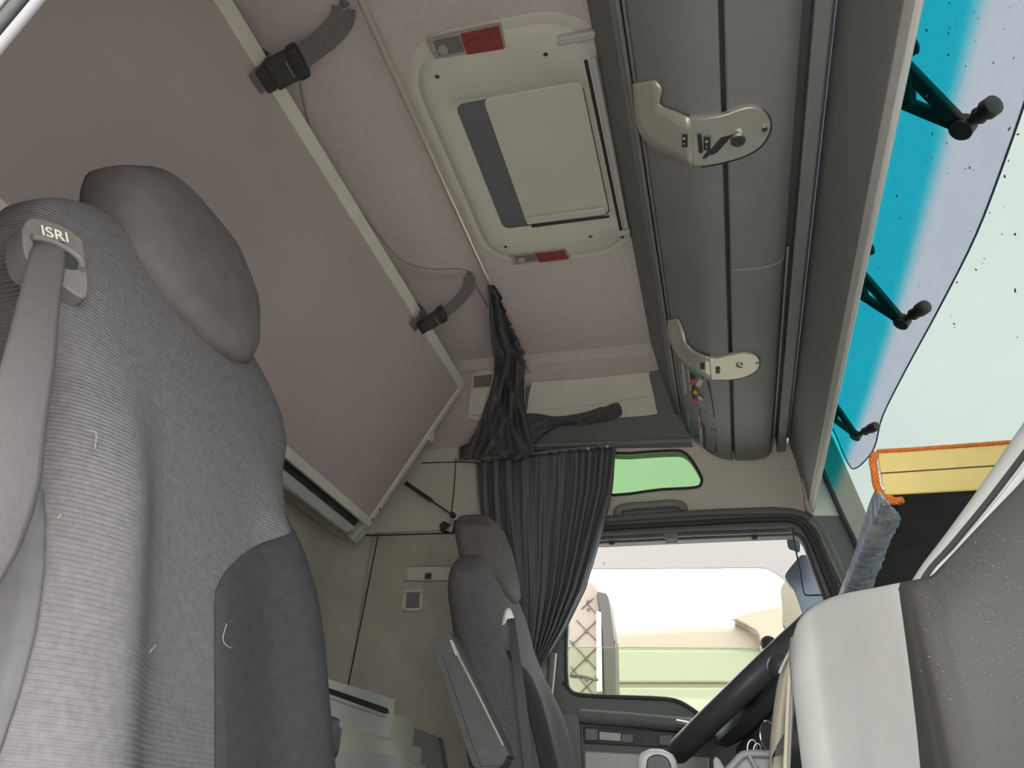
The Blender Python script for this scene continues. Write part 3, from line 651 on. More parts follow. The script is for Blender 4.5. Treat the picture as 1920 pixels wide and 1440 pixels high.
sq = thing('wall_socket', 'square empty socket frame on the rear side wall below the oval switch', 'socket', P(775, 1128, 'y', 2.33))
q = [P(x, y, 'y', 2.330) for x, y in ((759, 1108), (795, 1106), (793, 1146), (755, 1147))]
h = [P(x, y, 'y', 2.330) for x, y in ((764, 1112), (789, 1111), (788, 1141), (761, 1142))]
plate('socket_frame', M['hatch'], sq, q, (0, -.010, 0), [h], smooth=0)
plate('socket_back', M['dark'], sq, h, (0, -.002, 0))
for x, y in ((760, 1111), (791, 1110), (790, 1142), (758, 1144)): box('clip', M['gbox'], sq, P(x, y, 'y', 2.318), (.012, .008, .008), bevel=.002)
rl = thing('rear_wall_lamp', 'white tube lamp in a dark frame on the rear wall beside the passenger seat', 'lamp', P(540, 1040, 'x', XR))
q = [P(x, y, 'x', XR+.004) for x, y in ((513, 992), (539, 1003), (555, 1078), (528, 1064))]
plate('frame', M['black'], rl, q, (.008, 0, 0), bevel=.002)
tube('tube', M['white'], rl, [P(524, 1008, 'x', XR+.02), P(537, 1056, 'x', XR+.02)], .014, n=16)
tube('tube_end', M['white'], rl, [P(537, 1056, 'x', XR+.02), P(540, 1069, 'x', XR+.02)], .009, n=12)
tube('holder', M['chrome'], rl, [P(546, 1048, 'x', XR+.015), P(552, 1080, 'x', XR+.015)], .003)
gh = thing('grab_handle', 'dark grey grab handle on the cab side above the driver door', 'handle', P(1218, 955, 'y', 2.34))
hp = crp([(1158, 968), (1160, 956), (1180, 950), (1220, 947), (1260, 944), (1279, 948), (1282, 958)], 4)
tube('grip', M['shelf'], gh, [P(x, y, 'y', 2.315) for x, y in hp], .013, n=14)
plate('backplate', M['dark'], gh, [P(x, y, 'y', 2.345) for x, y in crp([(1160, 966), (1180, 958), (1265, 952), (1283, 958), (1275, 966), (1190, 969)], 3, True)], (0, -.01, 0), bevel=.003)
for x, y in ((1160, 966), (1281, 957)): tube('foot', M['shelf'], gh, [P(x, y, 'y', 2.315), P(x, y, 'y', 2.345)], .013)

# ------------------------------------------------------------------ curtains
def interp(tab, t):
    for (a, *va), (b, *vb) in zip(tab[:-1], tab[1:]):
        if t <= b:
            k = (t-a)/(b-a); return [p+(q-p)*k for p, q in zip(va, vb)]
    return list(tab[-1][1:])
tab = [(0, 893, 1154, 868, 838), (.18, 897, 1149, 930, 915), (.35, 905, 1135, 990, 975), (.5, 920, 1118, 1045, 1040), (.65, 935, 1098, 1105, 1105), (.8, 955, 1062, 1175, 1178), (.9, 970, 1030, 1225, 1228), (1, 983, 1001, 1268, 1272)]
t = thing('side_curtain', 'dark pleated curtain tied back beside the driver door window', 'curtain', P(992, 1270, 'y', 2.29))
R, N = 60, 210; rows = []
for i in range(R+1):
    k = i/R; xl, xr, yl, yr = interp(tab, k); row = []
    for j in range(N+1):
        u = j/N; x = xl+(xr-xl)*u; y = yl+(yr-yl)*u
        am = .020*(1-.45*k)*(.7+.3*math.sin(u*9+k*2))
        d = am*math.sin(2*math.pi*(10*u+.45*math.sin(k*2+u*6))) + .003*math.sin(2*math.pi*23*u+k*3)
        row.append(P(x, y, 'y', 2.285+d-.03*k))
    rows.append(row)
v, f = g_grid(rows); mesh('cloth', v, f, M['curtain'], t, solid=.002, smooth=80, fix=False)
c = P(990, 1268, 'y', 2.255); tube('tie_band', M['gbox'], t, [c+V((.024*math.cos(a), .024*math.sin(a), .006*math.cos(a))) for a in [k*math.pi/8 for k in range(16)]], .004, closed=True)
rows = []
for i in range(13):
    k = i/12; xl, xr = 984+k*4, 1001+k*8; y0 = 1270+k*85
    rows.append([P(xl+(xr-xl)*j/30, y0, 'y', 2.255+.012*math.sin(j*1.3)) for j in range(31)])
v, f = g_grid(rows); mesh('curtain_tail', v, f, M['curtain'], t, solid=.002, smooth=80, fix=False)
tube('top_rail', M['dark'], t, [P(890, 862, 'y', 2.29), P(1156, 834, 'y', 2.29)], .006)
for x in range(905, 1150, 18):
    c = P(x, 866-(x-893)*.115, 'y', 2.268); disc('curtain_hook', M['gbox'] if x in (1103, 1139) else M['black'], t, c, .005, (0, -1, 0), .003, seg=8)

tab = [(535, 914, 927, 1.66), (560, 917, 943, 1.72), (575, 918, 947, 1.76), (600, 918, 957, 1.82), (625, 920, 969, 1.90), (645, 922, 977, 1.97), (665, 927, 988, 2.03), (700, 927, 983, 2.10), (740, 918, 982, 2.15), (780, 904, 986, 2.19), (820, 886, 994, 2.22), (842, 870, 1004, 2.24), (858, 866, 985, 2.25)]
t = thing('centre_curtain', 'dark satin curtain bunched at the far end of the metal rod', 'curtain', P(930, 850, 'y', 2.24))
R, N = 66, 56; rows = []
for i in range(R+1):
    y = 535+(858-535)*i/R; xl, xr, dep = interp(tab, y)
    saw = (1-((y-535) % 26)/26)*-7 if 560 < y < 675 else 0
    k = i/R; row = []
    for j in range(N+1):
        u = j/N; x = xl+(xr+saw*1.0-xl)*u
        ph = 2.2*math.sin(k*3+1)
        d = .018*math.sin(u*13-ph*1.5+k*4)*min(1, k*3+.2) + .012*math.sin(u*27+ph*3) * k + .02*noise.noise(V((u*5, k*9, 2)))
        yy = y + (10*math.sin(u*8+1)*max(0, k-.75)*2 if u > .02 else 0)
        row.append(P(x, yy, 'y', dep+d))
    rows.append(row)
v, f = g_grid(rows); mesh('cloth', v, f, M['curtain2'], t, solid=.002, smooth=80, fix=False)
for i, y in enumerate(range(570, 670, 26)):
    xr = interp(tab, y)[1]; dep = interp(tab, y)[2]
    tube('rod_glider', M['black'], t, [P(xr-4, y, 'y', dep), V((-.594, dep, 1.365))], .003, n=6)
rows = []
for i in range(9):
    k = i/8; y = 838+k*26; rows.append([P(862+8*k*-.2+(902-862)*j/14, y-6*math.sin(j/14*3), 'y', 2.27+.012*math.sin(j*1.1+k)) for j in range(15)])
v, f = g_grid(rows); mesh('corner_flap', v, f, M['curtain2'], t, solid=.002, smooth=80, fix=False)

t = thing('rolled_curtain', 'black cloth bundled on the dark band beside the grey side cover', 'curtain', P(1060, 800, 'y', 2.25))
up = crp([(982, 772), (1000, 774), (1040, 781), (1080, 777), (1115, 768), (1145, 754), (1158, 752), (1166, 770)], 5)
lo = crp([(985, 845), (1003, 828), (1042, 800), (1080, 796), (1115, 792), (1145, 786), (1158, 783), (1166, 776)], 5)
rows = []
for i, (a, b) in enumerate(zip(up, lo)):
    rows.append([P(a[0]+(b[0]-a[0])*k/12, a[1]+(b[1]-a[1])*k/12, 'y', 2.245-.022*math.sin(math.pi*k/12)+.006*math.sin(k*1.8+i*.5)) for k in range(13)])
v, f = g_grid(rows); mesh('cloth', v, f, M['curtain2'], t, solid=.003, smooth=80, fix=False)

# ------------------------------------------------------------------ seats
SY = .632
BC = [(z, -.48-.30*z, w_, d_) for z, w_, d_ in ((-.22, .206, .072), (.03, .212, .075), (.17, .212, .074), (.25, .204, .070), (.32, .194, .066), (.39, .212, .062), (.455, .240, .056), (.50, .232, .050), (.53, .203, .045), (.56, .160, .038), (.572, .11, .03))]
def seat_back():
    rows = []; R, N = 64, 56
    for i in range(R+1):
        z = -.22+.792*i/R; k = None
        for a, b in zip(BC[:-1], BC[1:]):
            if z <= b[0]+1e-6: k = (z-a[0])/(b[0]-a[0]); xc, w_, d_ = [a[q]+(b[q]-a[q])*k for q in (1, 2, 3)]; break
        row = []
        for j in range(N):
            an = 2*math.pi*j/N; c_, s_ = math.cos(an), math.sin(an)
            yy = w_*math.copysign(abs(c_)**.55, c_); q = math.copysign(abs(s_)**.6, s_)*d_
            if q > 0:                           # front side: bolsters stand proud of the middle
                bl = max(0, min(1, (abs(yy)/w_-.38)/.35)); bl = bl*bl*(3-2*bl); low = max(0, min(1, (.40-z)/.18))
                q = q*(.72+.55*bl*low*(1 if z < .3 else .8))
            else: q *= 1.7
            row.append(V((xc+q, SY+yy, z)))
        rows.append(row)
    vs_ = [p for r in rows for p in r]
    fs = [(i*N+j, i*N+(j+1) % N, (i+1)*N+(j+1) % N, (i+1)*N+j) for i in range(R) for j in range(N)]
    fs += [tuple(range(N)), tuple(R*N+j for j in range(N))]
    return vs_, fs
def seat_head():
    tabh = [(z, -.48-.30*z, w_, d_) for z, w_, d_ in ((.478, .015, .03), (.488, .07, .052), (.515, .115, .060), (.565, .143, .062), (.62, .147, .062), (.645, .143, .062), (.690, .100, .058), (.702, .080, .046), (.708, .05, .022))]
    rows = []; N = 44
    R = 36
    for i in range(R+1):
        z = .478+(.708-.478)*i/R
        for a, b in zip(tabh[:-1], tabh[1:]):
            if z <= b[0]+1e-6: k = (z-a[0])/(b[0]-a[0]); xc, w_, d_ = [a[q]+(b[q]-a[q])*k for q in (1, 2, 3)]; break
        rows.append([V((xc+d_*math.copysign(abs(math.sin(t_))**.6, math.sin(t_)), SY+w_*math.copysign(abs(math.cos(t_))**.6, math.cos(t_)), z)) for t_ in [2*math.pi*j/N for j in range(N)]])
    vs_ = [p for r in rows for p in r]
    fs = [(i*N+j, i*N+(j+1) % N, (i+1)*N+(j+1) % N, (i+1)*N+j) for i in range(R) for j in range(N)]
    fs += [tuple(range(N)), tuple(R*N+j for j in range(N))]
    return vs_, fs
ps = thing('seat', 'large grey upholstered passenger seat in the left foreground with belt over its shoulder', 'seat', (-.4, SY, ZF), 'high backed cab seats')
bv, bf = seat_back(); hv, hf = seat_head()
mesh('backrest', bv, bf, M['seat'], ps, smooth=80, sub=1)
mesh('headrest', hv, hf, M['headpad'], ps, smooth=80, sub=1)
bvh = BVHTree.FromPolygons(bv, bf); bvh2 = BVHTree.FromPolygons(hv, hf)
def hit(px, py, off=.0, tree=bvh, dx=-3):
    for k in range(60):
        d = ray(px+dx*k, py).normalized(); h = tree.ray_cast(V((0, 0, 0)), d)
        if h[0] is not None: return h[0]-d*off
    return ray(px, py)*.8
def patch(name, m, parent, rows_px, off=.004, n=16, tree=bvh, **k):
    rows = []
    for (y, xl, xr) in rows_px:
        rows.append([hit(xl+(xr-xl)*j/n, y, off*min(1, .12+3*min(j/n, 1-j/n)), tree, -2 if j > n/2 else 2) for j in range(n+1)])
    v, f = g_grid(rows); return mesh(name, v, f, m, parent, smooth=80, fix=False, **k)
def dense(tab, n):
    out = []
    for i in range(n+1):
        y = tab[0][0]+(tab[-1][0]-tab[0][0])*i/n; out.append((y, *interp(tab, y)))
    return out
# side bolsters (smooth velour) built as shells over the knit middle, in seat coordinates
def bol(sg):
    rows = []
    for i in range(41):
        z = -.20+.52*i/40; e = max(0, (z-.17)/.15); inner = (.002 if sg > 0 else .155)+(.21 if sg > 0 else .05)*e**1.5; row = []
        for j in range(13):
            u = j/12; wz = interp([(b[0], b[2]) for b in BC], z)[0]; yy = min(inner, wz*.90)+(wz*.945-min(inner, wz*.90))*u
            o = V((0, SY+sg*yy, z)); h = bvh.ray_cast(V((.3, o.y, z)), V((-1, 0, 0)))
            p = h[0] if h[0] is not None else V((-.56, o.y, z))
            row.append(p+V((.006*min(1, 4*u+.15)*min(1, (40-i)/4), 0, 0)))
        rows.append(row)
    v, f = g_grid(rows); return mesh('bolster', v, f, M['seatside'], ps, smooth=80, solid=.003, fix=False)
bol(1)
patch('bolster', M['seat2'], ps, dense([(918, 70, 77), (950, 40, 82), (1000, 0, 84), (1080, -30, 82), (1180, -45, 68), (1300, -60, 36), (1400, -70, 2), (1440, -75, -14)], 30), .007, 14, solid=.002)
# cushion, base and knob
for (nm, mm, c, s, b_) in (('cushion', 'seat', (-.24, SY, -.20), (.50, .50, .13), .045), ('cushion_side', 'seatside', (-.24, SY-.225, -.19), (.48, .09, .15), .035), ('cushion_side', 'seatside', (-.24, SY+.225, -.19), (.48, .09, .15), .035), ('seat_base', 'black', (-.26, SY, -.36), (.42, .40, .18), .02), ('pedestal', 'dark', (-.26, SY, -.54), (.36, .36, .22), .02)):
    box(nm, M[mm], ps, c, s, bevel=b_, seg=4, smooth=60)
# belt guide on the shoulder, with its maker's lettering
gq = crp([(46, 470), (43, 432), (52, 412), (70, 408), (110, 420), (145, 440), (158, 462), (164, 556), (118, 534), (62, 498)], 4, True)
gd = hit(100, 470, .0); nn = V((.80, -.30, .25)).normalized()
gpts = [on_plane(a, b, nn, gd+nn*.012) for a, b in gq]
plate('belt_guide', M['beltbox'], ps, gpts, nn*-.03, bevel=.004, seg=3, smooth=50)
sl_ = [on_plane(a, b, nn, gd+nn*.0135) for a, b in crp([(62, 446), (90, 455), (130, 476), (149, 492), (146, 504), (120, 500), (80, 478)], 3, True)]
plate('belt_slot', M['black'], ps, sl_, nn*-.004, bevel=.001)
rim_ = [on_plane(a, b, nn, gd+nn*.015) for a, b in crp([(60, 444), (92, 451), (134, 472), (152, 490), (152, 504)], 4)]
tube('slot_lip', M['beltbox'], ps, rim_, .0032)
ux = on_plane(140, 446, nn, gd)-on_plane(80, 428, nn, gd); uy = nn.cross(ux)
text('maker_lettering', 'ISRI', M['cream'], ps, on_plane(103, 440, nn, gd+nn*.0135), ux, uy, .017)
# passenger belt, hanging forward off the shoulder
tabb = [(455, 64, 120), (500, 48, 122), (560, 34, 112), (680, 2, 103), (800, -28, 86), (900, -50, 77), (960, -62, 62), (1030, -78, 36), (1100, -95, -4), (1180, -110, -40)]
rows = []
for (y, xl, xr) in dense(tabb, 40):
    k = (y-455)/725; nrm_ = V((.85, -.3, .33))
    row = []
    for j in range(9):
        u = j/8; q = on_plane(xl+(xr-xl)*u, y, nn, gd+nn*(.012+.05*math.sin(min(1, k*1.3)*math.pi*.55)))
        row.append(q+nn*.002*math.sin(u*math.pi))
    rows.append(row)
v, f = g_grid(rows); mesh('belt', v, f, M['belt'], ps, solid=.0025, smooth=80, fix=False)
# stray lint on the cloth
lint = [((168, 808), (180, 812), (178, 840)), ((280, 1225), (286, 1216), (292, 1210)), ((448, 1150), (436, 1152), (433, 1165)), ((425, 1170), (418, 1200), (432, 1215), (438, 1205)), ((415, 612), (425, 617)), ((108, 972), (114, 964))]
vv, ff = join(*[g_tube(cr([hit(a, b, .009) for a, b in l], 4), .0006, n=5) for l in lint])
lo_ = mesh('lint', vv, ff, M['dust'], ps); lo_['kind'] = 'stuff'
box('armrest_knob', M['black'], ps, P(606, 1385, 'y', .90), (.04, .03, .05), bevel=.012, seg=3)

# the driver's seat is the same seat mirrored about the cab's middle
DY = 1.955
ds = thing('seat', 'smaller looking grey driver seat with armrest beside the side curtain', 'seat', (-.4, DY, ZF), 'high backed cab seats')
for ch in list(ps.children):
    if ch.name.split('.')[0] in ('lint', 'belt', 'belt_guide', 'belt_slot', 'slot_lip', 'maker_lettering', 'armrest_knob'): continue
    o = ch.copy(); o.data = ch.data.copy(); C.objects.link(o); o.parent = ds
    for vtx in o.data.vertices: vtx.co.y = DY-(vtx.co.y-SY); vtx.co.x += .034; vtx.co.z += .028
    o.data.flip_normals()
dtree = BVHTree.FromPolygons([V((p.x+.034, DY-(p.y-SY), p.z+.028)) for p in bv], bf)
def dhit(px, py, off):
    for k in range(40):
        d = ray(px-2*k, py).normalized(); h = dtree.ray_cast(V((0, 0, 0)), d)
        if h[0] is not None: L_ = h[0].length-off; return ray(px, py).normalized()*L_
    return ray(px, py)*2
gpl = [dhit(a, b, .02) for a, b in crp([(946, 1172), (949, 1146), (956, 1140), (964, 1158), (966, 1188), (960, 1170), (953, 1160)], 3, True)]
plate('belt_guide', M['boxgrey'], ds, gpl, (-.012, 0, 0), bevel=.002)
rows = []
for i in range(25):
    k = i/24; y = 1160+k*320; xl, xr = 950+k*36, 965+k*38+4*math.sin(k*3)
    Lr = dhit((xl+xr)/2, min(y, 1430), .03).length
    rows.append([ray(xl+(xr-xl)*j/6, y).normalized()*Lr for j in range(7)])
v, f = g_grid(rows); mesh('belt', v, f, M['belt'], ds, solid=.0025, smooth=80, fix=False)
# its armrest, tilted down towards the front
ay = 1.69
ao = [P(a, b, 'y', ay) for a, b in crp([(808, 1206), (815, 1197), (838, 1193), (850, 1200), (945, 1395), (949, 1418), (940, 1436), (920, 1445), (895, 1440), (880, 1420), (830, 1270)], 4, True)]
plate('armrest', M['armrest'], ds, ao, (0, .06, 0), bevel=.008, seg=3, smooth=50)
plate('armrest_cap', M['armrest'], ds, [P(a, b, 'y', ay-.003) for a, b in ((828, 1228), (848, 1224), (925, 1385), (940, 1436), (900, 1438), (880, 1385))], (0, .012, 0), bevel=.003)
tube('armrest_trim', M['gbox'], ds, [P(a, b, 'y', ay-.002) for a, b in ((846, 1202), (860, 1232), (900, 1310), (943, 1398))], .0022)
plate('armrest_tag', M['cream'], ds, [P(a, b, 'y', ay-.004) for a, b in ((843, 1200), (848, 1201), (860, 1228), (854, 1229))], (0, .004, 0))
disc('pivot_cap', M['frame'], ds, P(907, 1413, 'y', ay), .012, (0, -1, 0), .006, seg=20)

# ------------------------------------------------------------------ rear storage between the seats
gx = thing('storage_box', 'grey storage box front with a long dark slot between the two seats', 'storage box', P(670, 1340, 'x', -.90))
q = crp([(590, 1268), (605, 1270), (730, 1308), (739, 1318), (737, 1345), (727, 1378), (718, 1382), (600, 1350), (585, 1346)], 3, True)
plate('front', M['boxgrey'], gx, [P(a, b, 'x', -.90) for a, b in q], (-.12, 0, 0), bevel=.005, smooth=50)
plate('slot', M['black'], gx, [P(a, b, 'x', -.897) for a, b in ((592, 1281), (728, 1328), (730, 1337), (722, 1338), (592, 1292))], (-.004, 0, 0), bevel=.001)
tube('slot_lip', M['boxgrey'], gx, [P(a, b, 'x', -.895) for a, b in ((592, 1296), (722, 1342))], .004)
cb = tag(plate('cream_box', M['cream'], None, [P(a, b, 'x', -.915) for a, b in ((722, 1330), (802, 1362), (806, 1372), (802, 1412), (722, 1385))], (-.15, 0, 0), bevel=.006), 'cream plastic box end behind the grey slotted storage box', 'box')
cb = tag(plate('cream_crate', M['cream'], None, [P(a, b, 'x', -.885) for a, b in ((592, 1352), (620, 1352), (724, 1384), (803, 1405), (826, 1418), (824, 1450), (600, 1400))], (-.03, 0, 0), bevel=.005), 'long cream crate edge under the grey slotted storage box', 'crate')
cb = tag(plate('white_tray', M['white'], None, [P(a, b, 'x', -.865) for a, b in ((600, 1402), (640, 1400), (700, 1408), (830, 1442), (830, 1540), (600, 1540))], (-.02, 0, 0), bevel=.005), 'glossy white tray along the bottom of the photo between the seats', 'tray')
struct(box('trim_8', M['dark'], None, (-1.05, 1.9, -.05), (.36, .8, .22)))
struct(plate('trim_9', M['dark'], None, [P(a, b, 'y', 2.32) for a, b in ((690, 1330), (830, 1385), (850, 1500), (600, 1500), (600, 1290))], (0, -.04, 0)))

# stair pole and grab rail at the driver's door
t = thing('door_pole', 'vertical dark metal pole beside the tied curtain and the driver door', 'pole', P(1022, 1440, 'y', 2.27))
tube('pole', M['frame'], t, [P(1037, 1225, 'y', 2.27), P(1026, 1345, 'y', 2.27), P(1018, 1480, 'y', 2.27)], .012, n=14)
tube('pole_edge', M['gbox'], t, [P(1042, 1225, 'y', 2.262), P(1031, 1345, 'y', 2.262), P(1023, 1480, 'y', 2.262)], .003)
t = thing('entry_rail', 'black curved grab rail behind the driver seat cushion near the door', 'handle', P(1060, 1440, 'y', 2.2))
tube('rail', M['black'], t, [P(a, b, 'y', 2.18) for a, b in crp([(1008, 1345), (1022, 1352), (1040, 1355), (1055, 1366), (1062, 1385), (1062, 1440), (1060, 1500)], 4)], .011, n=14)
plate('rail_web', M['dark'], t, [P(a, b, 'y', 2.19) for a, b in ((1010, 1350), (1045, 1365), (1048, 1440), (1046, 1500), (1025, 1500))], (0, .01, 0), bevel=.003)

# ------------------------------------------------------------------ dashboard
cols = [(1486, 1222, 1.02), (1489, 1196, 1.012), (1498, 1168, 1.0), (1512, 1149, .988), (1530, 1136, .975), (1556, 1124, .95), (1585, 1115, .92), (1640, 1105, .86), (1680, 1097, .815), (1700, 1094, .795), (1720, 1090, .785), (1748, 1083, .778), (1770, 1062, .774), (1830, 998, .768), (1920, 905, .76), (2050, 770, .75), (2300, 560, .74)]
pts = cr([P(a, b, 'y', c) for a, b, c in cols], 4)
rows = [[p+V((.30, .22, .004)) for p in pts], [p+V((.03, .02, .006)) for p in pts], [p+V((.010, .008, .003)) for p in pts], [p.copy() for p in pts], [p+V((-.0035, -.004, -.008)) for p in pts]]
for k in range(1, 15):
    z = -.62*k/14; r_ = []
    for i, p in enumerate(pts):
        u = i/(len(pts)-1); bul = .010*math.sin(min(1, k/5)*math.pi)*(1 if u > .6 else 0)
        r_.append(V((p.x-.004, p.y-.005-bul, p.z+z-.01)))
    rows.append(r_)
ld = thing('dashboard', 'large grey dashboard, left side painted as lit, filling the lower right foreground', 'dashboard', (.2, .85, -.4))
v, f = g_grid(rows); mesh('dash_shell', v, f, M['dash'], ld, smooth=60, fix=False, solid=.004)
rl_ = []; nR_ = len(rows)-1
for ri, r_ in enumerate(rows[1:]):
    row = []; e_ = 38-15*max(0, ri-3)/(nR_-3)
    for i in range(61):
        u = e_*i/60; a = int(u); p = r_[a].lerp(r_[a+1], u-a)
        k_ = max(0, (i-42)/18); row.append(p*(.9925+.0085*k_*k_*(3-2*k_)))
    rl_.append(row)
v, f = g_grid(rl_); mesh('lit_side_panel', v, f, M['dashlit'], ld, smooth=60, fix=False, solid=.003)  # lit left face painted as a paler sheet, edge drawn where the light fades
tube('side_bead', M['beige'], ld, [P(1487, 1196, 'y', 1.018), P(1482, 1240, 'y', 1.02), P(1479, 1300, 'y', 1.02), P(1472, 1460, 'y', 1.02)], .003)
tube('side_bead', M['dark'], ld, [P(1493, 1215, 'y', 1.012), P(1488, 1260, 'y', 1.012), P(1484, 1320, 'y', 1.012), P(1478, 1460, 'y', 1.012)], .0016)
dt = ld
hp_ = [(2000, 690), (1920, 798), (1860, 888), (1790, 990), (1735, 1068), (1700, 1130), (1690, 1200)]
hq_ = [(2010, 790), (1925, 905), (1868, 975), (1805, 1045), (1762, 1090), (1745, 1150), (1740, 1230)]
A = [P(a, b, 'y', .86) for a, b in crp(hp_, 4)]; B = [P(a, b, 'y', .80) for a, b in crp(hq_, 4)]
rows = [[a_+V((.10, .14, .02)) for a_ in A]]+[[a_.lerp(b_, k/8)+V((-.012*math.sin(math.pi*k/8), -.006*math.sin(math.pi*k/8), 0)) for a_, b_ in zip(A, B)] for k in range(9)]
v, f = g_grid(rows); mesh('hood_shell', v, f, M['dashlit'], dt, smooth=60, fix=False, solid=.004)
A2 = [p.lerp(q, .74)+V((-.010, -.008, 0)) for p, q in zip(A, B)]
tube('hood_seam', M['groove'], dt, A2, .0032)
tube('hood_lip', M['gbox'], dt, [p.lerp(q, .9)+V((-.004, -.008, 0)) for p, q in zip(A, B)], .005)

bf_ = thing('console_flap', 'narrow beige curved flap standing against the dashboard beside the steering wheel', 'flap', P(1460, 1416, 'y', 1.12))
L_ = crp([(1498, 1188), (1484, 1208), (1472, 1234), (1463, 1260), (1457, 1285), (1450, 1330), (1446, 1365), (1442, 1418), (1440, 1460)], 3)
R_ = crp([(1502, 1190), (1498, 1210), (1494, 1236), (1491, 1262), (1488, 1287), (1484, 1330), (1481, 1365), (1478, 1418), (1476, 1460)], 3)
rows = [[P(a[0]+(b[0]-a[0])*k/8, a[1]+(b[1]-a[1])*k/8, 'y', 1.12-.02*math.sin(math.pi*k/8)+.01*k/8) for k in range(9)] for a, b in zip(L_, R_)]
v, f = g_grid(rows, (.004, .012, 0)); mesh('flap_shell', v, f, M['beige'], bf_, smooth=60)
rows = [[P(x, y, 'y', 1.085) for x, y in ((1476+1-k*.2, 1370+k*6), (1468-k*3, 1378+k*6), (1456-k*1.2, 1398+k*6))] for k in range(8)]
v, f = g_grid(rows, (0, .004, 0)); mesh('dark_corner', v, f, M['rim'], bf_, smooth=60)
tube('flap_edge', M['gbox'], bf_, [P(a, b, 'y', 1.10) for a, b in ((1497, 1194), (1484, 1215), (1472, 1238), (1461, 1262))], .0018)
rk = bf_
c = P(1470, 1248, 'y', 1.32); lathe('round_knob', M['black'], rk, c+V((0, .02, 0)), (-.5, -.8, 0), [(.0, 0), (.018, 0), (.021, .006), (.020, .016), (.012, .024), (0, .026)], smooth=60)

c = P(1447, 1380, 'y', 1.22); lathe('dial', M['black'], rk, c, (-.8, -.5, 0), [(0, 0), (.017, 0), (.017, .006), (0, .007)], smooth=60)
n_ = V((-.8, -.5, 0)).normalized(); a_ = V((0, 0, 1)); b_ = n_.cross(a_)
tube('ring', M['chrome'], rk, [c+n_*.006+(a_*math.cos(k*.3142)+b_*math.sin(k*.3142))*.019 for k in range(20)], .0014, closed=True)

# driver's side of the dashboard, far behind the wheel
prism('driver_side', M['dark'], ld, [(.14, -.3), (.14, .14), (.20, .20), (.30, .22), (.50, .16), (.50, -.3)], 1.20, 2.27, bevel=.02, seg=3)

# steering wheel
sw = thing('steering_wheel', 'large black steering wheel in front of the open driver window', 'steering wheel', (.05, 1.95, .3))
cW = P(1404, 1282, 'y', 1.93); nW = V((-.66, -.10, .74)).normalized(); aW = V((0, 1, 0)); aW = (aW-nW*aW.dot(nW)).normalized(); bW = nW.cross(aW)
path = [cW+(aW*math.cos(2*math.pi*k/56)+bW*math.sin(2*math.pi*k/56))*.222 for k in range(56)]
tube('rim', M['wheel'], sw, path, .026, closed=True, n=16, smooth=80)
lathe('hub', M['wheel'], sw, cW-nW*.075, nW, [(.09, 0), (.135, .012), (.150, .035), (.13, .055), (.07, .068), (0, .072)], smooth=60)
for a in (.25, 1.35, 2.89, 4.2, 5.2):
    d_ = aW*math.cos(a)+bW*math.sin(a); tube('spoke', M['wheel'], sw, [cW-nW*.03+d_*.07, cW-nW*.012+d_*.15, cW+d_*.215], .016, flat=(.045, .02), up=nW, smooth=60)
prc = [cW-nW*.05, cW-nW*.20, cW-nW*.42+V((.10, 0, 0))]
tube('column', M['black'], sw, cr(prc, 6), .075, n=20)
lathe('column_shroud', M['wheel'], sw, cW-nW*.20, nW, [(.15, 0), (.165, .04), (.160, .09), (.12, .125), (0, .13)], smooth=60)
# stalk ball beyond the wheel
t = sw
c = P(1441, 1207, 'y', 2.14); mesh('ball_knob', *g_lathe(c-V((0, 0, .02)), (0, 0, 1), [(.021*math.sin(k*math.pi/10), .02-.02*math.cos(k*math.pi/10)) for k in range(11)]), M['blackrub'], t, smooth=80)
tube('knob_stem', M['black'], t, [c, c+V((.03, -.02, -.05))], .006)
t = sw
for (a, b, r1) in ((1410, 1402, .010), (1420, 1406, .008)):
    c = P(a, b, 'y', 1.5); tube('key_ring', M['steel'], t, [c+V((r1*.5*math.cos(k*.3927)+r1*.6*math.sin(k*.3927), 0, r1*math.sin(k*.3927)-r1*.8*math.cos(k*.3927))) for k in range(16)], .0011, closed=True, n=6)

# tray and shaver on the engine cover in the middle
tr = thing('engine_cover', 'black engine cover between the seats just below the photo edge', 'cover', (-.05, 1.3, ZF))
box('cover', M['black'], tr, (-.08, 1.27, -.33), (.34, .34, .60), bevel=.03, seg=3)
tr = thing('folding_tray', 'dark tray with grey ribbed rim at the bottom edge beside the dashboard', 'tray', (.02, 1.15, 0))
q = crp([(1360, 1450), (1378, 1430), (1392, 1416), (1410, 1413), (1440, 1414), (1474, 1416)], 3)
tube('tray_rim', M['midgrey'], tr, [P(a, b, 'y', 1.13) for a, b in q], .0045)
plate('tray_wall', M['dark'], tr, [P(a, b, 'y', 1.135) for a, b in ((1362, 1450), (1394, 1418), (1474, 1418), (1476, 1500), (1380, 1500))], (0, .06, 0), bevel=.002)
tube('tray_rib', M['midgrey'], tr, [P(1404, 1416, 'y', 1.128), P(1422, 1448, 'y', 1.128)], .003)
tube('tray_rib', M['midgrey'], tr, [P(1456, 1416, 'y', 1.128), P(1452, 1448, 'y', 1.128)], .003)
plate('tray_ear', M['midgrey'], tr, [P(a, b, 'y', 1.12) for a, b in ((1337, 1424), (1342, 1417), (1350, 1424), (1364, 1450), (1338, 1460))], (0, .012, 0), bevel=.002)
sh = thing('shaver', 'silver rimmed black and blue bottle top at the bottom edge beneath the door', 'bottle', P(1232, 1450, 'y', 1.3))
c = P(1232, 1440, 'y', 1.3)
lathe('body', M['blue'], sh, V((c.x, c.y, -.03)), (0, 0, 1), [(.024, 0), (.029, .01), (.0295, c.z+.02), (.028, c.z+.03)], smooth=60)
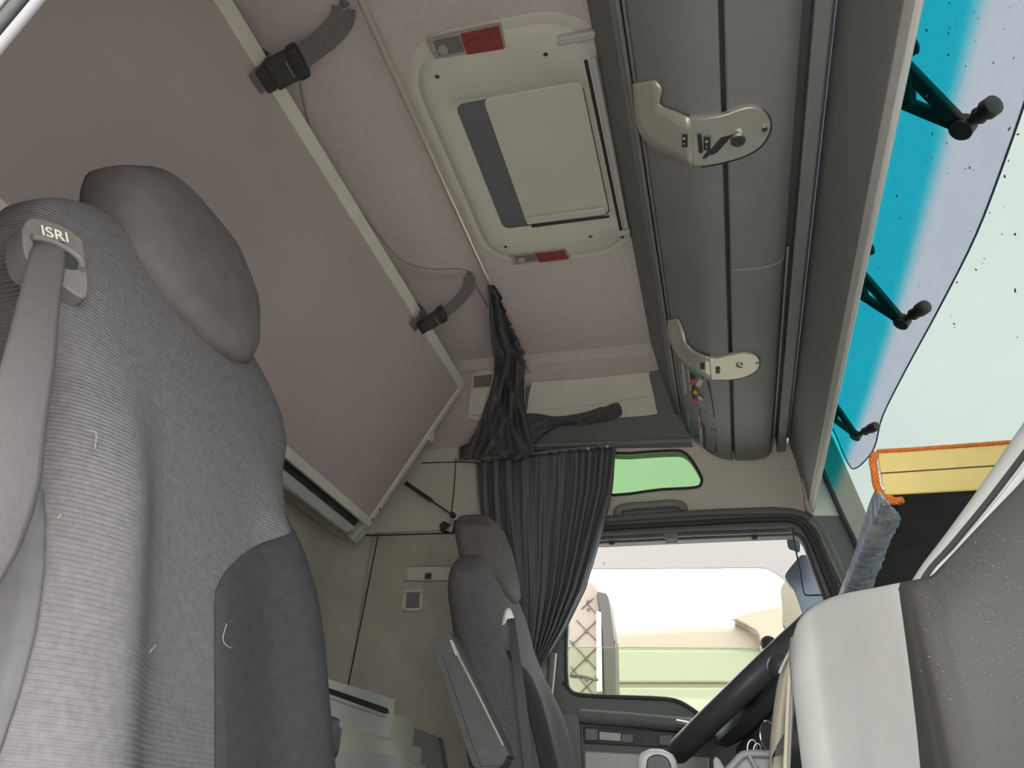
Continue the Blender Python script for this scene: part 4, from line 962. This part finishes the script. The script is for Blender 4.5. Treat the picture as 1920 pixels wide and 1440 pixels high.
lathe('silver_collar', M['gbox'], sh, V((c.x, c.y, c.z-.004)), (0, 0, 1), [(.0296, 0), (.031, .006), (.0295, .016), (.024, .024), (.010, .0295), (0, .030)], smooth=60)
plate('dark_window', M['black'], sh, [P(a, b, 'y', 1.268) for a, b in crp([(1212, 1432), (1216, 1420), (1232, 1414), (1250, 1420), (1258, 1436), (1254, 1452), (1214, 1452)], 3, True)], (0, .006, 0), bevel=.002)

# ------------------------------------------------------------------ table on the dashboard
tb = thing('dash_table', 'black dash table with a yellow vinyl edge behind the windscreen', 'table', (.34, 1.5, .45))
x0, x1, y0, y1, z0 = .240, .440, 1.15, 2.0, .453
box('table_top', M['table'], tb, ((x0+x1)/2, (y0+y1)/2+.004, z0+.012), (x1-x0, y1-y0, .024), bevel=.003)
A = [P(1645, 849, 'y', y0-.006), P(1905, 829, 'y', y0-.006), P(1880, 916, 'y', y0-.006), P(1656, 928, 'y', y0-.006)]
bm_ = lambda k: (A[0].lerp(A[3], k), A[1].lerp(A[2], k))
up_, lo_2 = bm_(0), bm_(.50)
plate('yellow_skirt', M['yellow'], tb, [up_[0], up_[1], lo_2[1], lo_2[0]], (0, .004, 0), bevel=.002)
up_, lo_2 = bm_(.51), bm_(1)
plate('yellow_skirt', M['yellow'], tb, [up_[0]+V((0, -.002, 0)), up_[1]+V((0, -.002, 0)), lo_2[1], lo_2[0]], (0, .005, 0), bevel=.002)
tube('stitch_line', M['rim'], tb, [bm_(.505)[0]+V((0, -.002, 0)), bm_(.505)[1]+V((0, -.002, 0))], .0008, n=6)
def rope(name, path, r, tw, parent, m):         # twisted cord of two strands
    path = cr(path, 14); L = len(path); parts = []; acc = [0]
    for i in range(1, L): acc.append(acc[-1]+(path[i]-path[i-1]).length)
    for s in (0, 1, 2):
        pp = []
        for i, p in enumerate(path):
            t_ = (path[min(i+1, L-1)]-path[max(i-1, 0)]).normalized(); a = t_.orthogonal().normalized(); b = t_.cross(a)
            if abs(t_.dot(V((0, 0, 1)))) < .99: a = (V((0, 0, 1))-t_*t_.z).normalized(); b = t_.cross(a)
            an = acc[i]*tw+s*2.094; pp.append(p+(a*math.cos(an)+b*math.sin(an))*r*.55)
        parts.append(g_tube(pp, r*.62, n=6))
    v, f = join(*parts); return mesh(name, v, f, m, parent, smooth=80, fix=False)
pa = [P(1645, 846, 'y', 1.142), P(1700, 843, 'y', 1.142), P(1800, 836, 'y', 1.142), P(1905, 828, 'y', 1.142)]
rope('orange_cord', sum([[a.lerp(b, k/3) for k in range(3)] for a, b in zip(pa[:-1], pa[1:])], [])+[pa[-1]], .0028, 420, tb, M['orange'])
pa = [P(a, b, 'y', 1.138) for a, b in ((1640, 850), (1637, 865), (1640, 885), (1643, 905), (1648, 922), (1658, 935), (1672, 940), (1692, 938))]
rope('orange_cord', pa, .0052, 300, tb, M['orange'])
pa = [P(a, b, 'y', 1.134) for a, b in ((1650, 926), (1656, 932), (1672, 933), (1680, 942), (1692, 935))]
rope('orange_cord', pa, .0030, 420, tb, M['orange'])
tube('torn_edge', M['white'], tb, [P(a, b, 'y', 1.137) for a, b in ((1647, 885), (1650, 900), (1652, 912), (1658, 918))], .0022, n=6)
# towel draped along the table's edge
tw = thing('blue_towel', 'blue terry towel hanging along the left edge of the yellow edged table', 'towel', (.24, 1.5, .42))
L_ = [(1644, 918), (1632, 945), (1622, 980), (1612, 1010), (1602, 1045), (1590, 1085), (1577, 1128), (1560, 1180)]
R_ = [(1682, 962), (1686, 972), (1674, 1000), (1664, 1022), (1654, 1052), (1640, 1085), (1632, 1120), (1615, 1172)]
L_, R_ = crp(L_, 14), crp(R_, 14); rows = []
nR = len(L_)
for i, (a, b) in enumerate(zip(L_, R_)):
    k = i/(nR-1); row = []
    for j in range(46):
        u = j/45; x = a[0]+(b[0]-a[0])*u; y = a[1]+(b[1]-a[1])*u
        if j > 42: x += 3*noise.noise(V((i*.5, j*.3, 1)))
        q = P(x, y, 'z', .446)
        if q.x < .236 or q.z < 0: q = P(x, y, 'x', .236)
        q = q*((q.length-.012-.030*math.sin(math.pi*u)**.7)/q.length)
        nz = noise.noise(V((i*.55, j*.55, 3)))*.6+noise.noise(V((i*1.3, j*1.3, 8)))*.5+.5*math.sin(j*1.9)*(.5)
        row.append(q*(1-.0035*nz))
    rows.append(row)
v, f = g_grid(rows); mesh('terry', v, f, M['towel'], tw, solid=.004, smooth=60, fix=False)
parts = []
for k in range(46):
    i = random.randrange(3, nR-2); j = random.choice((20, 24, 30, 33)); q = rows[i][j]*.994
    parts.append(g_tube([q, q+V((random.uniform(-.003, .003), 0, random.uniform(-.003, .003)))], .0012, n=5))
v, f = join(*parts); o = mesh('yellow_flecks', v, f, M['fleck'], tw); o['kind'] = 'stuff'

# thin wire frame in the corner of the windscreen and door
wf = door
tube('wire_frame', M['black'], wf, [P(a, b, 'y', 2.27) for a, b in crp([(1486, 990), (1490, 1020), (1498, 1060), (1504, 1095), (1507, 1110), (1513, 1116), (1540, 1116), (1555, 1120), (1560, 1132)], 5)], .0024, n=8)

# ------------------------------------------------------------------ outside
# exterior sun visor above the windscreen, on arms
sv = thing('sun_visor', 'smoked lilac exterior sun visor seen through the windscreen', 'sun visor', (.55, 1.5, 1.2))
def VX(px, py): 
    n_ = V((.60, 0, .80)); return on_plane(px, py, n_, V((.58, 0, 1.10)))
edge = [(1655, 780), (1700, 690), (1765, 570), (1830, 440), (1880, 310), (1925, 180), (2000, -60)]
low = [(1548, 780), (1567, 816), (1580, 848), (1592, 872), (1601, 879), (1618, 868), (1640, 838)]
inner = [(1950, -60), (1700, -60), (1640, 300), (1590, 560)]
q = crp(low+edge, 4)+[(1700, -60), (1620, 300), (1570, 560)]
plate('visor_sheet', M['visor'], sv, [VX(a, b) for a, b in q], (.005, 0, .006), smooth=0)
tube('visor_edge', M['bluegrey'], sv, [VX(a, b) for a, b in crp(low+edge, 4)], .0022, n=8)
def arm(a, b, c, thick):
    # a = roof end, b = elbow, c = rubber buffer end (pixels)
    A_, A2_, B_, C_ = [on_plane(x, y, V((.60, 0, .80)), V((.52, 0, 1.05))) for x, y in (a[0], a[1], b, c)]
    s = (B_-A_).length
    t = tube('visor_arm', M['armblack'], sv, [A_, A_.lerp(B_, .55), B_], thick, flat=(thick*2.4, thick*1.3), up=V((.6, 0, .8)))
    tube('lower_bar', M['armblack'], t, [A2_, A2_.lerp(B_, .5), B_], thick, flat=(thick*2.2, thick*1.3), up=V((.6, 0, .8)))
    tube('web', M['armblack'], t, [A_.lerp(B_, .12), A2_.lerp(B_, .22)], thick*.9)
    lathe('elbow', M['armblack'], t, B_, (.6, 0, .8), [(0, -thick), (thick*1.7, -thick), (thick*1.7, thick), (0, thick)])
    tube('stalk', M['armblack'], t, [B_, C_], thick*.75)
    d = (C_-B_).normalized(); L = (C_-B_).length
    lathe('buffer', M['armblack'], t, B_+d*L*.42, d, [(thick*.9, 0), (thick*1.35, .008), (thick*1.1, L*.28), (thick*1.55, L*.38), (thick*1.5, L*.62), (thick*.9, L*.68), (0, L*.68)], smooth=50)
arm.label = 'black visor arm seen through the tinted glass near the top right, biggest of the arms'
arm([(1690, 118), (1680, 186)], (1806, 238), (1862, 198), .0115)
arm.label = 'black visor arm seen through the tinted glass, second from the top'
arm([(1608, 505), (1602, 545)], (1692, 603), (1733, 576), .0105)
arm.label = 'black visor arm nearest the yellow edged table, smallest of the arms'
arm([(1560, 752), (1556, 780)], (1605, 817), (1640, 800), .0095)
for (a, b, lab) in ((1718, 96, 'dark round buffer half hidden by the header panel above the biggest visor arm'), (1636, 472, 'dark round buffer half hidden by the header panel above the second visor arm')):
    c = on_plane(a, b, V((.60, 0, .80)), V((.53, 0, 1.05)))
    o = lathe('visor_buffer', M['blackrub'], None, c-V((.03, 0, 0)), (1, -.4, .1), [(.0, 0), (.012, .002), (.015, .012), (.015, .03), (.008, .034), (0, .035)], smooth=50)
    tag(o, lab, 'buffer')

# rain deflector over the driver's window
df = thing('window_deflector', 'cloudy translucent rain deflector across the top of the open driver window', 'deflector', P(1300, 1060, 'y', 2.43))
q = [(1085, 1000), (1300, 990), (1500, 985), (1510, 1010), (1520, 1050), (1510, 1100)] + crp([(1484, 1104), (1474, 1092), (1464, 1082), (1446, 1071), (1420, 1065), (1300, 1066), (1108, 1067), (1085, 1067)], 4)
plate('sheet', M['deflector'], df, [P(a, b, 'y', 2.43) for a, b in q], (0, .004, 0), smooth=0)
tube('lower_edge', M['gbox'], df, [P(a, b, 'y', 2.428) for a, b in crp([(1484, 1104), (1474, 1092), (1464, 1082), (1446, 1071), (1420, 1065), (1300, 1066), (1108, 1067), (1085, 1067)], 4)], .0014, n=6)
text('moulded_mark', 'E', M['gbox'], df, P(1132, 1057, 'y', 2.427), (-1, 0, 0), (0, 0, 1), .014)

mr = door
plate('fairing', M['bluegrey'], mr, [P(a, b, 'y', 2.405) for a, b in crp([(1503, 1040), (1488, 1056), (1473, 1076), (1475, 1086), (1488, 1104), (1500, 1135), (1508, 1165), (1512, 1200), (1600, 1200), (1545, 1110), (1520, 1050)], 3, True)], (0, .015, 0), bevel=.004)
plate('fairing_top', M['bluegrey'], mr, [P(a, b, 'y', 2.405) for a, b in crp([(1477, 1000), (1495, 1000), (1500, 1032), (1488, 1030), (1478, 1024)], 3, True)], (0, .015, 0), bevel=.004)
q = [P(a, b, 'y', 2.85) for a, b in crp([(1476, 1086), (1466, 1096), (1463, 1110), (1466, 1140), (1472, 1182), (1520, 1190), (1515, 1120), (1490, 1090)], 4, True)]
mh = plate('mirror_housing', M['rim'], mr, q, (.01, .06, 0), bevel=.008)
cc = sum(q, V())/len(q)
plate('mirror_face', M['mirror'], mh, [cc+(p-cc)*.93+V((0, -.004, 0)) for p in q], (0, .003, 0), bevel=.001)

# neighbouring lorry: rounded beige body, and the quilted rear cab part with brown rim
nv = thing('neighbour_lorry', 'beige lorry parked alongside beyond the open driver window', 'lorry', (1.0, 5.6, -2))
def NX(px, py): return P(px, py, 'y', 5.2)
body = [(1000, 1182), (1150, 1180), (1300, 1170), (1388, 1169), (1440, 1176), (1500, 1180), (2000, 1185), (2000, 2600), (900, 2600), (900, 1190)]
plate('body', M['vehicle'], nv, [NX(a, b) for a, b in body], (0, 1.6, 0), bevel=.05, seg=3)
plate('side_band', M['vehicle2'], nv, [NX(a, b)+V((0, -.03, 0)) for a, b in ((900, 1220), (2000, 1222), (2000, 1281), (900, 1281))], (0, .06, 0), bevel=.012)
plate('side_band', M['vehicle2'], nv, [NX(a, b)+V((0, -.03, 0)) for a, b in ((900, 1290), (2000, 1290), (2000, 1700), (900, 1700))], (0, .06, 0), bevel=.012)
fa = crp([(1376, 1168), (1400, 1157), (1440, 1150), (1500, 1140), (1600, 1136)], 4)+[(1600, 1230), (1426, 1230), (1422, 1200), (1400, 1180)]
plate('roof_fairing', M['vehicle'], nv, [NX(a, b)+V((0, -.12, 0)) for a, b in fa], (0, .5, 0), bevel=.03, seg=3)
tube('fairing_seam', M['rim'], nv, [NX(a, b)+V((0, -.13, 0)) for a, b in crp([(1372, 1170), (1395, 1180), (1415, 1190), (1421, 1200), (1424, 1218)], 3)], .004)
qb = thing('quilted_cab_back', 'pale quilted cab end with brown rim beyond the rear of the driver window', 'lorry', P(1120, 1300, 'y', 3.6))
def QX(px, py, d=0): return P(px, py, 'y', 3.6-d)
q = [(1040, 1086), (1111, 1090), (1120, 1103), (1127, 1150), (1132, 1200), (1134, 1302), (1150, 2400), (1040, 2400)]
plate('panel', M['quilt'], qb, [QX(a, b) for a, b in q], (0, .1, 0), bevel=.01)
q = crp([(1119, 1109), (1130, 1111), (1140, 1118), (1147, 1160), (1152, 1210), (1155, 1305), (1170, 2400)], 3)+[(1148, 2400), (1134, 1302), (1131, 1200), (1127, 1150)]
plate('rim', M['rim'], qb, [QX(a, b, .03) for a, b in q], (0, .12, 0), bevel=.006)
plate('edge_strip', M['white'], qb, [QX(a, b, .02) for a, b in ((1118, 1147), (1127, 1147), (1129, 1296), (1119, 1296))], (0, .01, 0))
for (a, b, c, d) in ((1099, 1130, 1119, 1152), (1081, 1163, 1128, 1212), (1067, 1200, 1124, 1262), (1070, 1250, 1112, 1302), (1120, 1162, 1072, 1210), (1121, 1212, 1070, 1262), (1112, 1122, 1090, 1142), (1122, 1265, 1085, 1302)):
    tube('quilt_seam', M['rim'], qb, [QX(a, b, .004), QX(c, d, .004)], .0024, n=6)
for (a, b) in ((1099, 1184), (1099, 1237), (1103, 1128), (1103, 1143), (1073, 1206)):
    disc('quilt_button', M['rim'], qb, QX(a, b, .004), .007, (0, -1, 0), .004, seg=10)
wp = qb
tube('wiper_blade', M['blackrub'], wp, [P(a, b, 'y', 3.5) for a, b in ((1067, 1268), (1095, 1271), (1122, 1275))], .006)
tube('wiper_arm', M['blackrub'], wp, [P(a, b, 'y', 3.49) for a, b in ((1067, 1264), (1092, 1267), (1108, 1271))], .004)
plate('wiper_bracket', M['blackrub'], wp, [P(a, b, 'y', 3.49) for a, b in ((1092, 1269), (1106, 1272), (1101, 1280), (1097, 1278))], (0, .01, 0))

# dirt specks on the windscreen and fluff on the dashboard
parts = []
for k in range(90):
    a, b = random.uniform(1640, 1915), random.uniform(5, 640)
    if random.random() < .35: a, b = random.uniform(1700, 1830), random.uniform(20, 330)
    d = ray(a, b); lo, hi = .2, 4
    for _ in range(40):
        m_ = (lo+hi)/2; q = d*m_
        if q.x > scr(q.y, q.z): hi = m_
        else: lo = m_
    q = d*lo*.998; r0 = random.choice((.0005, .0007, .0009, .0014))
    e = V((0, random.uniform(-1, 1), random.uniform(-1, 1))).normalized()*r0*random.uniform(1, 2.4)
    parts.append(g_tube([q-e, q+e], r0*.8, n=5))
v, f = join(*parts); o = mesh('dirt_speck', v, f, M['black'], bpy.data.objects['window_2']); o['kind'] = 'stuff'
shell = bpy.data.objects['dash_shell']; tr_ = BVHTree.FromPolygons([v_.co for v_ in shell.data.vertices], [tuple(p.vertices) for p in shell.data.polygons]); parts = []
for k in range(420):
    a, b = random.uniform(1705, 1918), random.uniform(1000, 1330)
    h = tr_.ray_cast(V((0, 0, 0)), ray(a, b).normalized())
    if h[0] is None: continue
    q = h[0]*.9955; r0 = random.choice((.00012, .00016, .0002))*(2.2 if random.random() < .04 else 1)
    e = V((random.uniform(-1, 1), 0, random.uniform(-1, 1))).normalized()*random.uniform(.0002, .0007)
    parts.append(g_tube([q-e, q+e], r0, n=4))
v, f = join(*parts); o = mesh('fluff', v, f, M['dust'], ld); o['kind'] = 'stuff'

settle()
